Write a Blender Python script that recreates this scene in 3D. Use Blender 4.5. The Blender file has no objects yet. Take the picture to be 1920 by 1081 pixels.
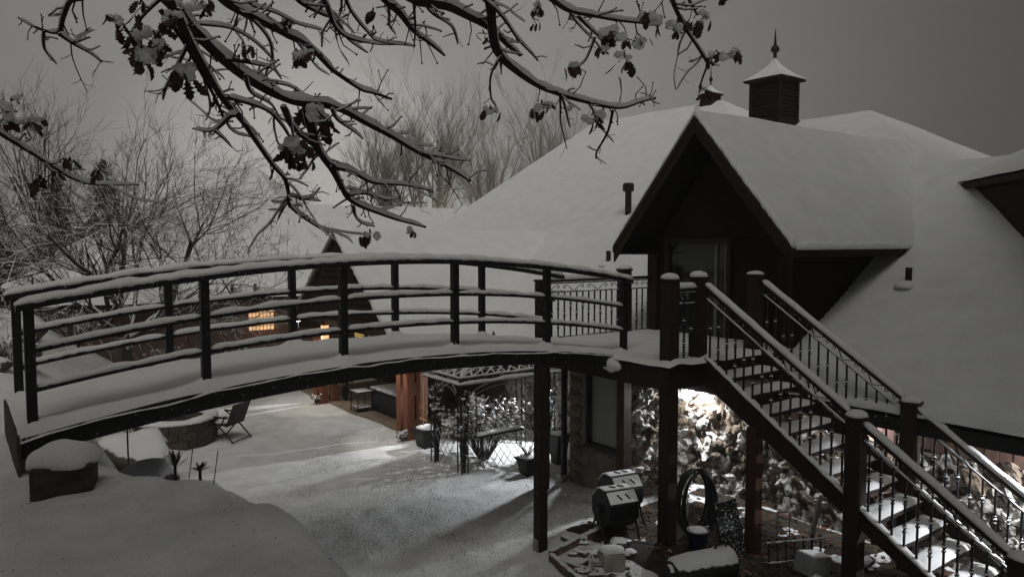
import bpy, bmesh, math, random
from mathutils import Vector, Matrix, noise

# ------------------------------------------------------------------ camera, sky, sun, exposure
scene = bpy.context.scene
cam_data = bpy.data.cameras.new("camera")
cam_data.sensor_width = 36.0
cam_data.lens = 26.24
cam_data.clip_start = 0.05
cam_data.clip_end = 2000.0
cam = bpy.data.objects.new("camera", cam_data)
cam.location = (0.0, 0.0, 3.45)
cam.rotation_euler = (math.radians(90.0 - 3.558), 0.0, 0.0)
scene.collection.objects.link(cam)
scene.camera = cam

SUN_EL, SUN_AZ = math.radians(53.0), math.radians(174.0)   # weak directional part of the cloud light, from behind left
world = bpy.data.worlds.new("World")
scene.world = world
world.use_nodes = True
wn, wl = world.node_tree.nodes, world.node_tree.links
wn.clear()
w_out = wn.new("ShaderNodeOutputWorld")
w_bg = wn.new("ShaderNodeBackground")
w_sky = wn.new("ShaderNodeTexSky")
w_sky.sky_type = 'NISHITA'
w_sky.sun_disc = False
w_sky.sun_elevation = SUN_EL
w_sky.sun_rotation = SUN_AZ
w_sky.dust_density = 6.0
w_bw = wn.new("ShaderNodeRGBToBW")
wl.new(w_sky.outputs[0], w_bw.inputs[0])
# overcast night sky: even cloud, lit from below by the town beyond the house
w_tc = wn.new("ShaderNodeTexCoord")
w_dot = wn.new("ShaderNodeVectorMath"); w_dot.operation = 'DOT_PRODUCT'
w_dot.inputs[1].default_value = Vector((-0.20, 1.0, 0.10)).normalized()
wl.new(w_tc.outputs["Generated"], w_dot.inputs[0])
w_t = wn.new("ShaderNodeMapRange")
w_t.inputs["From Min"].default_value = 0.64; w_t.inputs["From Max"].default_value = 1.0
wl.new(w_dot.outputs["Value"], w_t.inputs["Value"])
w_p = wn.new("ShaderNodeMath"); w_p.operation = 'POWER'; w_p.inputs[1].default_value = 1.8
wl.new(w_t.outputs[0], w_p.inputs[0])
w_ramp = wn.new("ShaderNodeMath"); w_ramp.operation = 'MULTIPLY_ADD'
w_ramp.inputs[1].default_value = 0.235; w_ramp.inputs[2].default_value = 0.074
wl.new(w_p.outputs[0], w_ramp.inputs[0])
w_noise = wn.new("ShaderNodeTexNoise"); w_noise.inputs["Scale"].default_value = 1.6
w_noise.inputs["Detail"].default_value = 3.0
wl.new(w_tc.outputs["Generated"], w_noise.inputs["Vector"])
w_nr = wn.new("ShaderNodeMapRange")
w_nr.inputs["To Min"].default_value = 0.88; w_nr.inputs["To Max"].default_value = 1.12
wl.new(w_noise.outputs["Fac"], w_nr.inputs["Value"])
w_m1 = wn.new("ShaderNodeMath"); w_m1.operation = 'MULTIPLY'
wl.new(w_ramp.outputs[0], w_m1.inputs[0]); wl.new(w_nr.outputs[0], w_m1.inputs[1])
# brighter town glow low on the horizon, left of the house
w_dot2 = wn.new("ShaderNodeVectorMath"); w_dot2.operation = 'DOT_PRODUCT'
w_dot2.inputs[1].default_value = Vector((-0.27, 1.0, 0.05)).normalized()
wl.new(w_tc.outputs["Generated"], w_dot2.inputs[0])
w_r2 = wn.new("ShaderNodeMapRange"); w_r2.interpolation_type = 'SMOOTHSTEP'
w_r2.inputs["From Min"].default_value = 0.965; w_r2.inputs["From Max"].default_value = 1.0
w_r2.inputs["To Min"].default_value = 0.0; w_r2.inputs["To Max"].default_value = 0.17
wl.new(w_dot2.outputs["Value"], w_r2.inputs["Value"])
w_add = wn.new("ShaderNodeMath"); w_add.operation = 'ADD'
wl.new(w_m1.outputs[0], w_add.inputs[0]); wl.new(w_r2.outputs[0], w_add.inputs[1])
w_m1 = w_add
w_m2 = wn.new("ShaderNodeMath"); w_m2.operation = 'MULTIPLY_ADD'
w_m2.inputs[1].default_value = 0.0004
wl.new(w_bw.outputs[0], w_m2.inputs[0]); wl.new(w_m1.outputs[0], w_m2.inputs[2])
w_col = wn.new("ShaderNodeVectorMath"); w_col.operation = 'SCALE'
w_col.inputs[0].default_value = (1.0, 0.98, 0.92)
wl.new(w_m2.outputs[0], w_col.inputs["Scale"])
wl.new(w_col.outputs[0], w_bg.inputs["Color"])
w_bg.inputs["Strength"].default_value = 1.0
wl.new(w_bg.outputs[0], w_out.inputs["Surface"])

sun_data = bpy.data.lights.new("sun", 'SUN')
sun_data.energy = 1.22
sun_data.angle = math.radians(44.0)
sun_data.color = (1.0, 0.975, 0.92)
sun = bpy.data.objects.new("sun", sun_data)
sun.rotation_euler = (math.radians(90.0) - SUN_EL, 0.0, math.radians(6.0))
sun.location = (-6, -6, 30)
scene.collection.objects.link(sun)

scene.view_settings.view_transform = 'Standard'
scene.view_settings.look = 'None'
scene.view_settings.exposure = 0.0
scene.view_settings.gamma = 1.0
scene.view_settings.use_curve_mapping = False
scene.render.engine = 'CYCLES'
scene.cycles.use_denoising = True
scene.cycles.max_bounces = 6
scene.cycles.diffuse_bounces = 3
scene.cycles.glossy_bounces = 3
scene.cycles.transmission_bounces = 4
scene.cycles.volume_bounces = 0
scene.cycles.sample_clamp_indirect = 2.0
scene.cycles.use_light_tree = True
scene.cycles.use_adaptive_sampling = True
scene.cycles.adaptive_threshold = 0.025

R = random.Random(11)
COL = scene.collection
UX, UY = math.cos(0.64706), math.sin(0.64706)     # direction of the bridge
P0 = Vector((-3.54, 5.44, 0.0))                   # first near post of the bridge
RZ = 0.64706

def W(U, N, z=0.0):
    return Vector((P0.x + U*UX - N*UY, P0.y + U*UY + N*UX, z))

# ------------------------------------------------------------------ materials
def mat(name, col, rough=0.7, snow=None, noise_amt=0.25, scale=8.0, bump=0.0, bscale=40.0, metal=0.0,
        flecks=0.0, spec=0.3, stretch=None, rnd=0.0, speck=0.0):
    m = bpy.data.materials.new(name); m.use_nodes = True
    nt = m.node_tree; n = nt.nodes; l = nt.links
    b = n["Principled BSDF"]
    b.inputs["Roughness"].default_value = rough
    b.inputs["Metallic"].default_value = metal
    b.inputs["Specular IOR Level"].default_value = spec
    tc = n.new("ShaderNodeTexCoord")
    vec = tc.outputs["Object"]
    if stretch:
        mp = n.new("ShaderNodeMapping"); mp.inputs["Scale"].default_value = stretch
        l.new(vec, mp.inputs[0]); vec = mp.outputs[0]
    nz = n.new("ShaderNodeTexNoise"); nz.inputs["Scale"].default_value = scale; nz.inputs["Detail"].default_value = 5.0
    l.new(vec, nz.inputs["Vector"])
    mr = n.new("ShaderNodeMapRange")
    mr.inputs["From Min"].default_value = 0.25; mr.inputs["From Max"].default_value = 0.75
    mr.inputs["To Min"].default_value = 1.0 - noise_amt; mr.inputs["To Max"].default_value = 1.0 + noise_amt
    l.new(nz.outputs["Fac"], mr.inputs["Value"])
    fac = mr.outputs[0]
    if speck:
        ns = n.new("ShaderNodeTexNoise"); ns.inputs["Scale"].default_value = 90.0; ns.inputs["Detail"].default_value = 3.0
        l.new(tc.outputs["Object"], ns.inputs["Vector"])
        ms = n.new("ShaderNodeMapRange"); ms.inputs["From Min"].default_value = 0.3; ms.inputs["From Max"].default_value = 0.7
        ms.inputs["To Min"].default_value = 1.0 - speck; ms.inputs["To Max"].default_value = 1.0 + speck
        l.new(ns.outputs["Fac"], ms.inputs["Value"])
        mk = n.new("ShaderNodeMath"); mk.operation = 'MULTIPLY'; l.new(fac, mk.inputs[0]); l.new(ms.outputs[0], mk.inputs[1]); fac = mk.outputs[0]
    if rnd:
        oi = n.new("ShaderNodeObjectInfo")
        r2 = n.new("ShaderNodeMapRange"); r2.inputs["To Min"].default_value = 1.0 - rnd; r2.inputs["To Max"].default_value = 1.0 + rnd
        l.new(oi.outputs["Random"], r2.inputs["Value"])
        mm = n.new("ShaderNodeMath"); mm.operation = 'MULTIPLY'
        l.new(fac, mm.inputs[0]); l.new(r2.outputs[0], mm.inputs[1]); fac = mm.outputs[0]
    vs = n.new("ShaderNodeVectorMath"); vs.operation = 'SCALE'
    vs.inputs[0].default_value = col
    l.new(fac, vs.inputs["Scale"])
    color = vs.outputs[0]
    if snow is not None or flecks:
        mx = n.new("ShaderNodeMix"); mx.data_type = 'RGBA'
        mx.inputs["B"].default_value = (0.80, 0.81, 0.82, 1)
        l.new(color, mx.inputs["A"])
        n2 = n.new("ShaderNodeTexNoise"); n2.inputs["Scale"].default_value = 55.0 if flecks else 14.0
        n2.inputs["Detail"].default_value = 4.0
        l.new(tc.outputs["Object"], n2.inputs["Vector"])
        if snow is not None:
            ge = n.new("ShaderNodeNewGeometry")
            sx = n.new("ShaderNodeSeparateXYZ"); l.new(ge.outputs["Normal"], sx.inputs[0])
            ad = n.new("ShaderNodeMath"); ad.operation = 'MULTIPLY_ADD'
            ad.inputs[1].default_value = 0.55; l.new(n2.outputs["Fac"], ad.inputs[0]); l.new(sx.outputs["Z"], ad.inputs[2])
            st = n.new("ShaderNodeMapRange"); st.inputs["From Min"].default_value = snow + 0.24; st.inputs["From Max"].default_value = snow + 0.36
            l.new(ad.outputs[0], st.inputs["Value"])
        else:
            st = n.new("ShaderNodeMapRange"); st.inputs["From Min"].default_value = flecks; st.inputs["From Max"].default_value = flecks + 0.03
            l.new(n2.outputs["Fac"], st.inputs["Value"])
        l.new(st.outputs[0], mx.inputs["Factor"])
        color = mx.outputs["Result"]
    l.new(color, b.inputs["Base Color"])
    if bump:
        nb = n.new("ShaderNodeTexNoise"); nb.inputs["Scale"].default_value = bscale; nb.inputs["Detail"].default_value = 6.0
        l.new(vec, nb.inputs["Vector"])
        bp = n.new("ShaderNodeBump"); bp.inputs["Strength"].default_value = bump; bp.inputs["Distance"].default_value = 0.02
        l.new(nb.outputs["Fac"], bp.inputs["Height"]); l.new(bp.outputs[0], b.inputs["Normal"])
    return m

def emis(name, col, s):
    m = bpy.data.materials.new(name); m.use_nodes = True
    n = m.node_tree.nodes; l = m.node_tree.links
    b = n["Principled BSDF"]; b.inputs["Base Color"].default_value = (0.1, 0.1, 0.1, 1)
    tc = n.new("ShaderNodeTexCoord"); nz = n.new("ShaderNodeTexNoise"); nz.inputs["Scale"].default_value = 2.2
    l.new(tc.outputs["Object"], nz.inputs["Vector"])
    mr = n.new("ShaderNodeMapRange"); mr.inputs["From Min"].default_value = 0.3; mr.inputs["From Max"].default_value = 0.7
    mr.inputs["To Min"].default_value = s*0.7; mr.inputs["To Max"].default_value = s*1.2
    l.new(nz.outputs["Fac"], mr.inputs["Value"]); l.new(mr.outputs[0], b.inputs["Emission Strength"])
    b.inputs["Emission Color"].default_value = (*col, 1)
    return m

def brick_mat():
    m = bpy.data.materials.new("brick"); m.use_nodes = True
    n = m.node_tree.nodes; l = m.node_tree.links; b = n["Principled BSDF"]; b.inputs["Roughness"].default_value = 0.9
    tc = n.new("ShaderNodeTexCoord"); sp = n.new("ShaderNodeSeparateXYZ"); cb = n.new("ShaderNodeCombineXYZ")
    ad = n.new("ShaderNodeMath"); ad.operation = 'ADD'
    l.new(tc.outputs["Object"], sp.inputs[0]); l.new(sp.outputs["X"], ad.inputs[0]); l.new(sp.outputs["Y"], ad.inputs[1])
    l.new(ad.outputs[0], cb.inputs["X"]); l.new(sp.outputs["Z"], cb.inputs["Y"])
    br = n.new("ShaderNodeTexBrick"); br.inputs["Scale"].default_value = 5.0
    br.inputs["Color1"].default_value = (0.125, 0.062, 0.043, 1); br.inputs["Color2"].default_value = (0.075, 0.042, 0.034, 1)
    br.inputs["Mortar"].default_value = (0.13, 0.11, 0.095, 1); br.inputs["Mortar Size"].default_value = 0.018
    l.new(cb.outputs[0], br.inputs["Vector"]); l.new(br.outputs["Color"], b.inputs["Base Color"])
    bp = n.new("ShaderNodeBump"); bp.inputs["Strength"].default_value = 0.4; bp.inputs["Distance"].default_value = 0.01
    l.new(br.outputs["Fac"], bp.inputs["Height"]); bp.invert = True; l.new(bp.outputs[0], b.inputs["Normal"])
    return m

def snow_mat(name="snow", col=(0.81, 0.81, 0.805), bump=0.35, bs=60.0, rough=0.85, amt=0.05):
    m = mat(name, col, rough=rough, noise_amt=amt, scale=3.0, bump=bump, bscale=bs, spec=0.2, speck=0.10)
    return m

M = {}
M['snow'] = snow_mat()
M['ground'] = snow_mat("snow_ground", (0.76, 0.765, 0.76), bump=0.9, bs=26.0, amt=0.16)
M['roofsnow'] = snow_mat("snow_roof", (0.80, 0.81, 0.81), bump=0.6, bs=5.0, amt=0.06)
M['black'] = mat("black_painted_steel", (0.010, 0.010, 0.011), rough=0.45, flecks=0.695, noise_amt=0.3)
M['blackrail'] = mat("black_rail_paint", (0.009, 0.009, 0.010), rough=0.5, flecks=0.70, noise_amt=0.3)
M['iron'] = mat("wrought_iron", (0.012, 0.012, 0.013), rough=0.5, snow=0.42, noise_amt=0.3, metal=0.0)
M['brown'] = mat("dark_brown_stained_wood", (0.024, 0.0135, 0.010), rough=0.7, noise_amt=0.4, scale=6.0, bump=0.3, stretch=(9, 9, 1.2), flecks=0.735)
M['cedar'] = mat("cedar_post", (0.20, 0.075, 0.042), rough=0.7, noise_amt=0.35, scale=5.0, bump=0.3, stretch=(10, 10, 1.0), rnd=0.2)
M['redwood'] = mat('redwood_post', (0.055, 0.021, 0.014), rough=0.75, noise_amt=0.35, scale=5.0, bump=0.3, stretch=(10, 10, 1.0))
M['siding'] = mat("dark_siding", (0.014, 0.0095, 0.008), rough=0.85, noise_amt=0.3, scale=5.0, stretch=(2, 2, 12), bump=0.3)
M['shingle'] = mat("brown_shingle", (0.019, 0.012, 0.0105), rough=0.9, noise_amt=0.45, scale=9.0, stretch=(1, 1, 4), bump=0.4)
M['fascia'] = mat("fascia_board", (0.022, 0.014, 0.011), rough=0.8, noise_amt=0.35, scale=5.0, bump=0.2)
M['gutter'] = mat("dark_gutter", (0.014, 0.013, 0.013), rough=0.55, noise_amt=0.3)
M['frieze'] = mat("red_frieze_board", (0.085, 0.046, 0.036), rough=0.8, noise_amt=0.35, scale=4.0, stretch=(6, 6, 1), rnd=0.25)
M['brick'] = brick_mat()
M['stucco'] = mat("rough_stone_wall", (0.21, 0.18, 0.145), rough=0.95, noise_amt=0.5, scale=4.0, bump=0.9, bscale=9.0)
M['rock'] = mat("pale_rubble_rock", (0.40, 0.38, 0.35), rough=0.92, noise_amt=0.7, scale=2.2, bump=0.9, bscale=5.0, rnd=0.4)
M['darkrock'] = mat("brown_rubble_rock", (0.13, 0.10, 0.075), rough=0.95, noise_amt=0.7, scale=2.2, bump=0.9, bscale=5.0, rnd=0.3)
M['mortar'] = mat("dark_mortar", (0.055, 0.045, 0.038), rough=0.95, noise_amt=0.4, scale=10.0, bump=0.6)
M['snowrock'] = mat("snowy_boulder", (0.10, 0.085, 0.07), rough=0.95, snow=0.32, noise_amt=0.4, bump=0.6, bscale=12)
M['block'] = mat("retaining_block", (0.075, 0.064, 0.052), rough=0.95, noise_amt=0.4, scale=14.0, bump=0.8, bscale=30, rnd=0.25)
M['concrete'] = mat("patio_concrete", (0.27, 0.21, 0.155), rough=0.9, noise_amt=0.3, scale=2.5, bump=0.2)
M['glass'] = mat("dark_window_glass", (0.012, 0.015, 0.014), rough=0.12, noise_amt=0.1, spec=0.5)
M['doorhighlight'] = mat("door_edge_highlight", (0.16, 0.17, 0.15), rough=0.6)  # pale tone paints the light reflected along the door stiles
M['blind'] = mat("window_blind", (0.60, 0.62, 0.56), rough=0.7, noise_amt=0.1)
M['winframe'] = mat("dark_window_frame", (0.022, 0.020, 0.018), rough=0.6)
M['litpane'] = emis("lit_window_pane", (1.0, 0.55, 0.26), 1.15)
M['litblind'] = emis("lit_yellow_blind", (0.9, 0.62, 0.14), 0.42)
M['lens'] = emis("lamp_lens", (0.93, 0.96, 1.0), 14.0)
M['bark'] = mat("oak_bark", (0.028, 0.023, 0.020), rough=0.95, noise_amt=0.4, scale=20.0, bump=0.7, bscale=50)
M['twig'] = mat("snowy_twig", (0.040, 0.034, 0.029), rough=0.95, snow=0.30, noise_amt=0.3)
M['trunkbark'] = mat('snow_flecked_bark', (0.040, 0.034, 0.029), rough=0.95, snow=0.50, noise_amt=0.35, bump=0.5, bscale=20)
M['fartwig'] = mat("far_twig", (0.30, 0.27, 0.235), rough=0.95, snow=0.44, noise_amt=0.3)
M['leaf'] = mat("dead_oak_leaf", (0.065, 0.040, 0.027), rough=0.8, noise_amt=0.5, scale=20.0, rnd=0.45)
M['needle'] = mat("evergreen_needles", (0.020, 0.023, 0.018), rough=0.9, snow=1.12, noise_amt=0.4)
M['plastic'] = mat("black_plastic", (0.010, 0.010, 0.011), rough=0.5, noise_amt=0.2, bump=0.2)
M['plasticsnow'] = mat("black_plastic_snow_dusted", (0.022, 0.022, 0.023), rough=0.7, snow=0.30, noise_amt=0.2)
M['hose'] = mat("black_hose", (0.014, 0.014, 0.016), rough=0.35, noise_amt=0.1, spec=0.6)
M['bucket'] = mat("navy_bucket", (0.010, 0.014, 0.045), rough=0.45)
M['groundleaf'] = mat("ground_leaf", (0.11, 0.052, 0.026), rough=0.85, noise_amt=0.6, scale=3.0)
M['dirt'] = mat("dirt", (0.036, 0.029, 0.021), rough=0.95, noise_amt=0.5, scale=7.0, bump=0.8, bscale=30)
M['grass'] = mat("dead_grass", (0.10, 0.088, 0.055), rough=0.9, noise_amt=0.4)
M['steel'] = mat("grey_metal", (0.25, 0.26, 0.27), rough=0.5, noise_amt=0.2)
M['whiteblock'] = mat("weathered_white_stone", (0.40, 0.38, 0.33), rough=0.9, noise_amt=0.3, bump=0.4, snow=0.55)
M['wood'] = mat("grey_timber", (0.12, 0.085, 0.06), rough=0.9, noise_amt=0.4, bump=0.4)
M['cord'] = mat("yellow_cord", (0.5, 0.35, 0.06), rough=0.6)
M['red'] = mat("red_paint", (0.35, 0.03, 0.03), rough=0.5)

# ------------------------------------------------------------------ mesh helpers
OFF = {}

def thing(name, label, cat, base, local=True, group=None):
    """Empty at the base of a thing; base in bridge-local (U, N, z) or world coordinates."""
    o = bpy.data.objects.new(name, None); COL.objects.link(o)
    o.empty_display_size = 0.2
    if local:
        o.location = W(*base); o.rotation_euler = (0, 0, RZ)
    else:
        o.location = base
    OFF[o] = Vector(base)
    tag(o, label, cat, group)
    return o

def tag(o, label, cat, group=None):
    o["label"] = label; o["category"] = cat
    if group: o["group"] = group
    return o

class MB:
    def __init__(self): self.v = []; self.f = []
    def add(self, vs, fs):
        k = len(self.v); self.v += [tuple(p) for p in vs]; self.f += [tuple(i + k for i in f) for f in fs]
        return self
    def box(self, x0, x1, y0, y1, z0, z1):
        return self.add([(x0,y0,z0),(x1,y0,z0),(x1,y1,z0),(x0,y1,z0),(x0,y0,z1),(x1,y0,z1),(x1,y1,z1),(x0,y1,z1)],
                        [(3,2,1,0),(4,5,6,7),(0,1,5,4),(1,2,6,5),(2,3,7,6),(3,0,4,7)])
    def cbox(self, c, s, rot=None):
        vs = []
        for sx in (-1, 1):
            for sy in (-1, 1):
                for sz in (-1, 1):
                    p = Vector((sx*s[0]/2, sy*s[1]/2, sz*s[2]/2))
                    if rot is not None: p = rot @ p
                    vs.append(p + Vector(c))
        return self.add(vs, [(0,1,3,2),(4,6,7,5),(0,4,5,1),(2,3,7,6),(0,2,6,4),(1,5,7,3)])
    def prism(self, poly, d):
        """closed polygon (list of Vector) extruded by vector d"""
        n = len(poly); d = Vector(d)
        vs = [Vector(p) for p in poly] + [Vector(p) + d for p in poly]
        return self.add(vs, [tuple(range(n))[::-1], tuple(range(n, 2*n))] + [(i, (i+1) % n, n + (i+1) % n, n + i) for i in range(n)])
    def tube(self, path, rad, sides=6, cap=True):
        path = [Vector(p) for p in path]; n = len(path)
        if not hasattr(rad, '__len__'): rad = [rad]*n
        rings = []; ref = None
        for i, p in enumerate(path):
            t = (path[min(i+1, n-1)] - path[max(i-1, 0)])
            if t.length < 1e-9: t = Vector((0, 0, 1))
            t.normalize()
            if ref is None:
                ref = t.orthogonal().normalized()
            ref = (ref - t*ref.dot(t))
            if ref.length < 1e-6: ref = t.orthogonal()
            ref.normalize(); b = t.cross(ref)
            rings.append([p + (ref*math.cos(a) + b*math.sin(a))*rad[i] for a in [2*math.pi*k/sides for k in range(sides)]])
        vs = [q for r in rings for q in r]; fs = []
        for i in range(n-1):
            for k in range(sides):
                fs.append((i*sides+k, i*sides+(k+1) % sides, (i+1)*sides+(k+1) % sides, (i+1)*sides+k))
        if cap:
            fs.append(tuple(range(sides))[::-1]); fs.append(tuple(range((n-1)*sides, n*sides)))
        return self.add(vs, fs)
    def sweep(self, path, prof, side=None, scale=None):
        """profile [(lateral, up)] swept along path; up is world z"""
        path = [Vector(p) for p in path]; n = len(path); m = len(prof); vs = []
        for i, p in enumerate(path):
            t = path[min(i+1, n-1)] - path[max(i-1, 0)]
            s = Vector(side) if side else Vector((-t.y, t.x, 0))
            if s.length < 1e-6: s = Vector((1, 0, 0))
            s.normalize()
            k = scale[i] if scale else (1, 1)
            for a, b in prof:
                vs.append(p + s*(a*k[0]) + Vector((0, 0, b*k[1])))
        fs = []
        for i in range(n-1):
            for k in range(m):
                fs.append((i*m+k, (i+1)*m+k, (i+1)*m+(k+1) % m, i*m+(k+1) % m))
        fs.append(tuple(range(m))); fs.append(tuple(range((n-1)*m, n*m))[::-1])
        return self.add(vs, fs)
    def snowstrip(self, path, w, h, seed=0.0, step=0.05, rough=0.25, side=None, taper=True, sag=0.25):
        """soft ridge of snow lying on a bar: w full width, h height"""
        path = resample(path, step); n = len(path); sc = []
        for i, p in enumerate(path):
            q = Vector((p.x*6 + seed, p.y*6, p.z*6))
            e = 1.0
            if taper: e = min(1.0, 0.35 + 0.65*math.sin(min(1.0, (min(i, n-1-i)+0.3)/2.0)*math.pi/2))
            k = 1.0 + rough*noise.noise(q)
            k2 = 1.0 + rough*1.3*noise.noise(q*2.3)
            sc.append((k2*(0.6+0.4*e), k*e))
        hw = w/2
        prof = [(-hw*0.9, -h*sag*0.2), (-hw*1.06, h*0.22), (-hw*0.92, h*0.6), (-hw*0.5, h*0.93), (0, h), (hw*0.5, h*0.93), (hw*0.92, h*0.6), (hw*1.06, h*0.22), (hw*0.9, -h*sag*0.2)]
        return self.sweep(path, prof, side=side, scale=sc)
    def ico(self, c, r, sub=2, amp=0.25, freq=1.5, seed=0.0, squash=(1, 1, 1)):
        bm = bmesh.new(); bmesh.ops.create_icosphere(bm, subdivisions=sub, radius=1.0)
        vs = []
        for v in bm.verts:
            k = 1.0 + amp*noise.noise(v.co*freq + Vector((seed, seed*1.7, -seed)))
            vs.append(Vector((v.co.x*squash[0], v.co.y*squash[1], v.co.z*squash[2]))*(k*r) + Vector(c))
        fs = [tuple(v.index for v in f.verts) for f in bm.faces]
        bm.free()
        return self.add(vs, fs)
    def dome(self, c, rx, ry, h, seed=0.0, seg=16, rings=6, amp=0.12, power=2.6):
        """cushion of snow on a flat top (superellipse plan)"""
        vs = []; fs = []
        for j in range(rings+1):
            t = j/rings; a = t*math.pi/2
            rr = math.cos(a); zz = math.sin(a)**0.8
            for k in range(seg):
                th = 2*math.pi*k/seg
                cx, sx = math.cos(th), math.sin(th)
                q = (abs(cx)**power + abs(sx)**power)**(-1/power)
                am = 1 + amp*noise.noise(Vector((cx*1.3+seed, sx*1.3, zz*1.3)))
                vs.append((c[0] + rx*cx*q*rr*am, c[1] + ry*sx*q*rr*am, c[2] + h*zz*(1 + amp*noise.noise(Vector((cx*rr*2, sx*rr*2, seed))))))
        for j in range(rings):
            for k in range(seg):
                fs.append((j*seg+k, j*seg+(k+1) % seg, (j+1)*seg+(k+1) % seg, (j+1)*seg+k))
        fs.append(tuple(range(seg))[::-1])
        return self.add(vs, fs)
    def mesh(self, name, smooth=False, off=(0, 0, 0)):
        me = bpy.data.meshes.new(name)
        o = Vector(off)
        me.from_pydata([tuple(Vector(p) - o) for p in self.v], [], self.f)
        bm = bmesh.new(); bm.from_mesh(me)
        bmesh.ops.recalc_face_normals(bm, faces=bm.faces)
        bm.to_mesh(me); bm.free()
        if smooth: me.polygons.foreach_set("use_smooth", [True]*len(me.polygons))
        me.update()
        return me
    def build(self, name, material, parent=None, smooth=False, bevel=0.0):
        off = OFF.get(parent, Vector((0, 0, 0)))
        me = self.mesh(name, smooth, off)
        me.materials.append(M[material] if isinstance(material, str) else material)
        o = bpy.data.objects.new(name, me); COL.objects.link(o)
        if parent is not None: o.parent = parent
        OFF[o] = Vector(off)
        if bevel:
            md = o.modifiers.new("bevel", 'BEVEL'); md.width = bevel; md.segments = 2; md.limit_method = 'ANGLE'
        return o

def place(name, me, parent, loc, rot=(0, 0, 0), scale=(1, 1, 1)):
    """one more object sharing mesh data, at loc in the parent's own coordinates"""
    o = bpy.data.objects.new(name, me); COL.objects.link(o)
    o.parent = parent
    o.location = Vector(loc) - OFF.get(parent, Vector((0, 0, 0)))
    o.rotation_euler = rot; o.scale = scale
    return o

def resample(path, step):
    path = [Vector(p) for p in path]
    out = [path[0]]
    for a, b in zip(path, path[1:]):
        L = (b-a).length; k = max(1, int(round(L/step)))
        for i in range(1, k+1): out.append(a.lerp(b, i/k))
    return out

def smooth_path(pts, sub=4):
    """Catmull-Rom through points; each point may carry extra values (radius)"""
    n = len(pts); out = []
    P = [list(p) for p in pts]
    for i in range(n-1):
        p0 = P[max(i-1, 0)]; p1 = P[i]; p2 = P[i+1]; p3 = P[min(i+2, n-1)]
        for s in range(sub):
            t = s/sub
            out.append([0.5*((2*b) + (-a+c)*t + (2*a-5*b+4*c-d)*t*t + (-a+3*b-3*c+d)*t*t*t) for a, b, c, d in zip(p0, p1, p2, p3)])
    out.append(P[-1])
    return out

def spot(name, loc, target, watts, deg, color=(0.93, 0.96, 1.0), blend=0.25, radius=0.04, parent=None):
    d = bpy.data.lights.new(name, 'SPOT'); d.energy = watts; d.spot_size = math.radians(deg); d.spot_blend = blend
    d.shadow_soft_size = radius; d.color = color
    o = bpy.data.objects.new(name, d); COL.objects.link(o)
    o.location = loc
    o.rotation_euler = (Vector(target) - Vector(loc)).to_track_quat('-Z', 'Y').to_euler()
    return o

def point(name, loc, watts, color=(0.93, 0.96, 1.0), radius=0.04):
    d = bpy.data.lights.new(name, 'POINT'); d.energy = watts; d.shadow_soft_size = radius; d.color = color
    o = bpy.data.objects.new(name, d); COL.objects.link(o); o.location = loc
    return o

# ------------------------------------------------------------------ ground
CREST = [(2.2,-6),(1.3,-1.5),(0.55,1.6),(-0.62,3.5),(-1.30,4.55),(-1.85,5.0),(-2.55,5.25),(-3.1,5.75),(-4.3,7.3),(-6.2,9.2),(-8.9,12.6),(-11.0,16.0),(-13.0,19.0),(-17,22.0),(-40,30)]
def crest_dist(x, y):
    best = 1e9; sgn = 1
    for (ax, ay), (bx, by) in zip(CREST, CREST[1:]):
        dx, dy = bx-ax, by-ay
        t = max(0.0, min(1.0, ((x-ax)*dx + (y-ay)*dy)/(dx*dx+dy*dy)))
        qx, qy = x-(ax+t*dx), y-(ay+t*dy)
        d = math.hypot(qx, qy)
        if d < best - 1e-9:
            best = d; sgn = 1 if (dx*qy - dy*qx) < 0 else -1
    return best*sgn      # positive on the lawn side
def sstep(a, b, x):
    t = max(0.0, min(1.0, (x-a)/(b-a))); return t*t*(3-2*t)
def ground_z(x, y):
    d = crest_dist(x, y)
    far = sstep(7, 16, y)
    wdt = 0.95 + 2.6*far
    top = 1.76 + 0.05*max(0.0, min(6.0, -d))*far
    top += 0.07*math.exp(-(((x+2.35)/0.5)**2 + ((y-5.05)/0.35)**2)) + 0.05*math.exp(-(((x+1.5)/0.35)**2 + ((y-4.5)/0.5)**2))
    h = top*(1 - sstep(-0.16, wdt, d))
    p = Vector((x, y, 0))
    h += 0.035*noise.noise(p*0.9) + 0.018*noise.noise(p*2.7)
    near = 1 - sstep(9, 16, math.hypot(x, y))
    h += near*(0.022*noise.noise(p*4.0) + 0.010*noise.noise(p*9.0) + 0.006*noise.noise(p*19.0))
    R2 = math.hypot(x, y)
    if R2 > 45: h += 0.6*noise.noise(p*0.03)
    return h

def build_ground():
    n = 270
    def warp(i):
        t = 2*i/n - 1
        return math.sinh(t*6.8)/math.sinh(6.8)
    xs = [-1.2 + 420*warp(i) for i in range(n+1)]
    ys = [7.0 + 420*warp(i) for i in range(n+1)]
    vs = [(x, y, ground_z(x, y)) for y in ys for x in xs]
    fs = [(j*(n+1)+i, j*(n+1)+i+1, (j+1)*(n+1)+i+1, (j+1)*(n+1)+i) for j in range(n) for i in range(n)]
    b = MB(); b.v = vs; b.f = fs
    o = b.build("ground", 'ground', smooth=True)
    o["kind"] = "structure"
build_ground()

# ------------------------------------------------------------------ house
ZE, UE, SL = 1.62, 7.66, 0.58          # main eave and roof pitch
def rz(U): return ZE + SL*(U - UE)

house = thing("stone_house", "large stone and brick house with steep snow covered roofs behind the footbridge", "house", (7.66, 0.0, 0.0))

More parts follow.
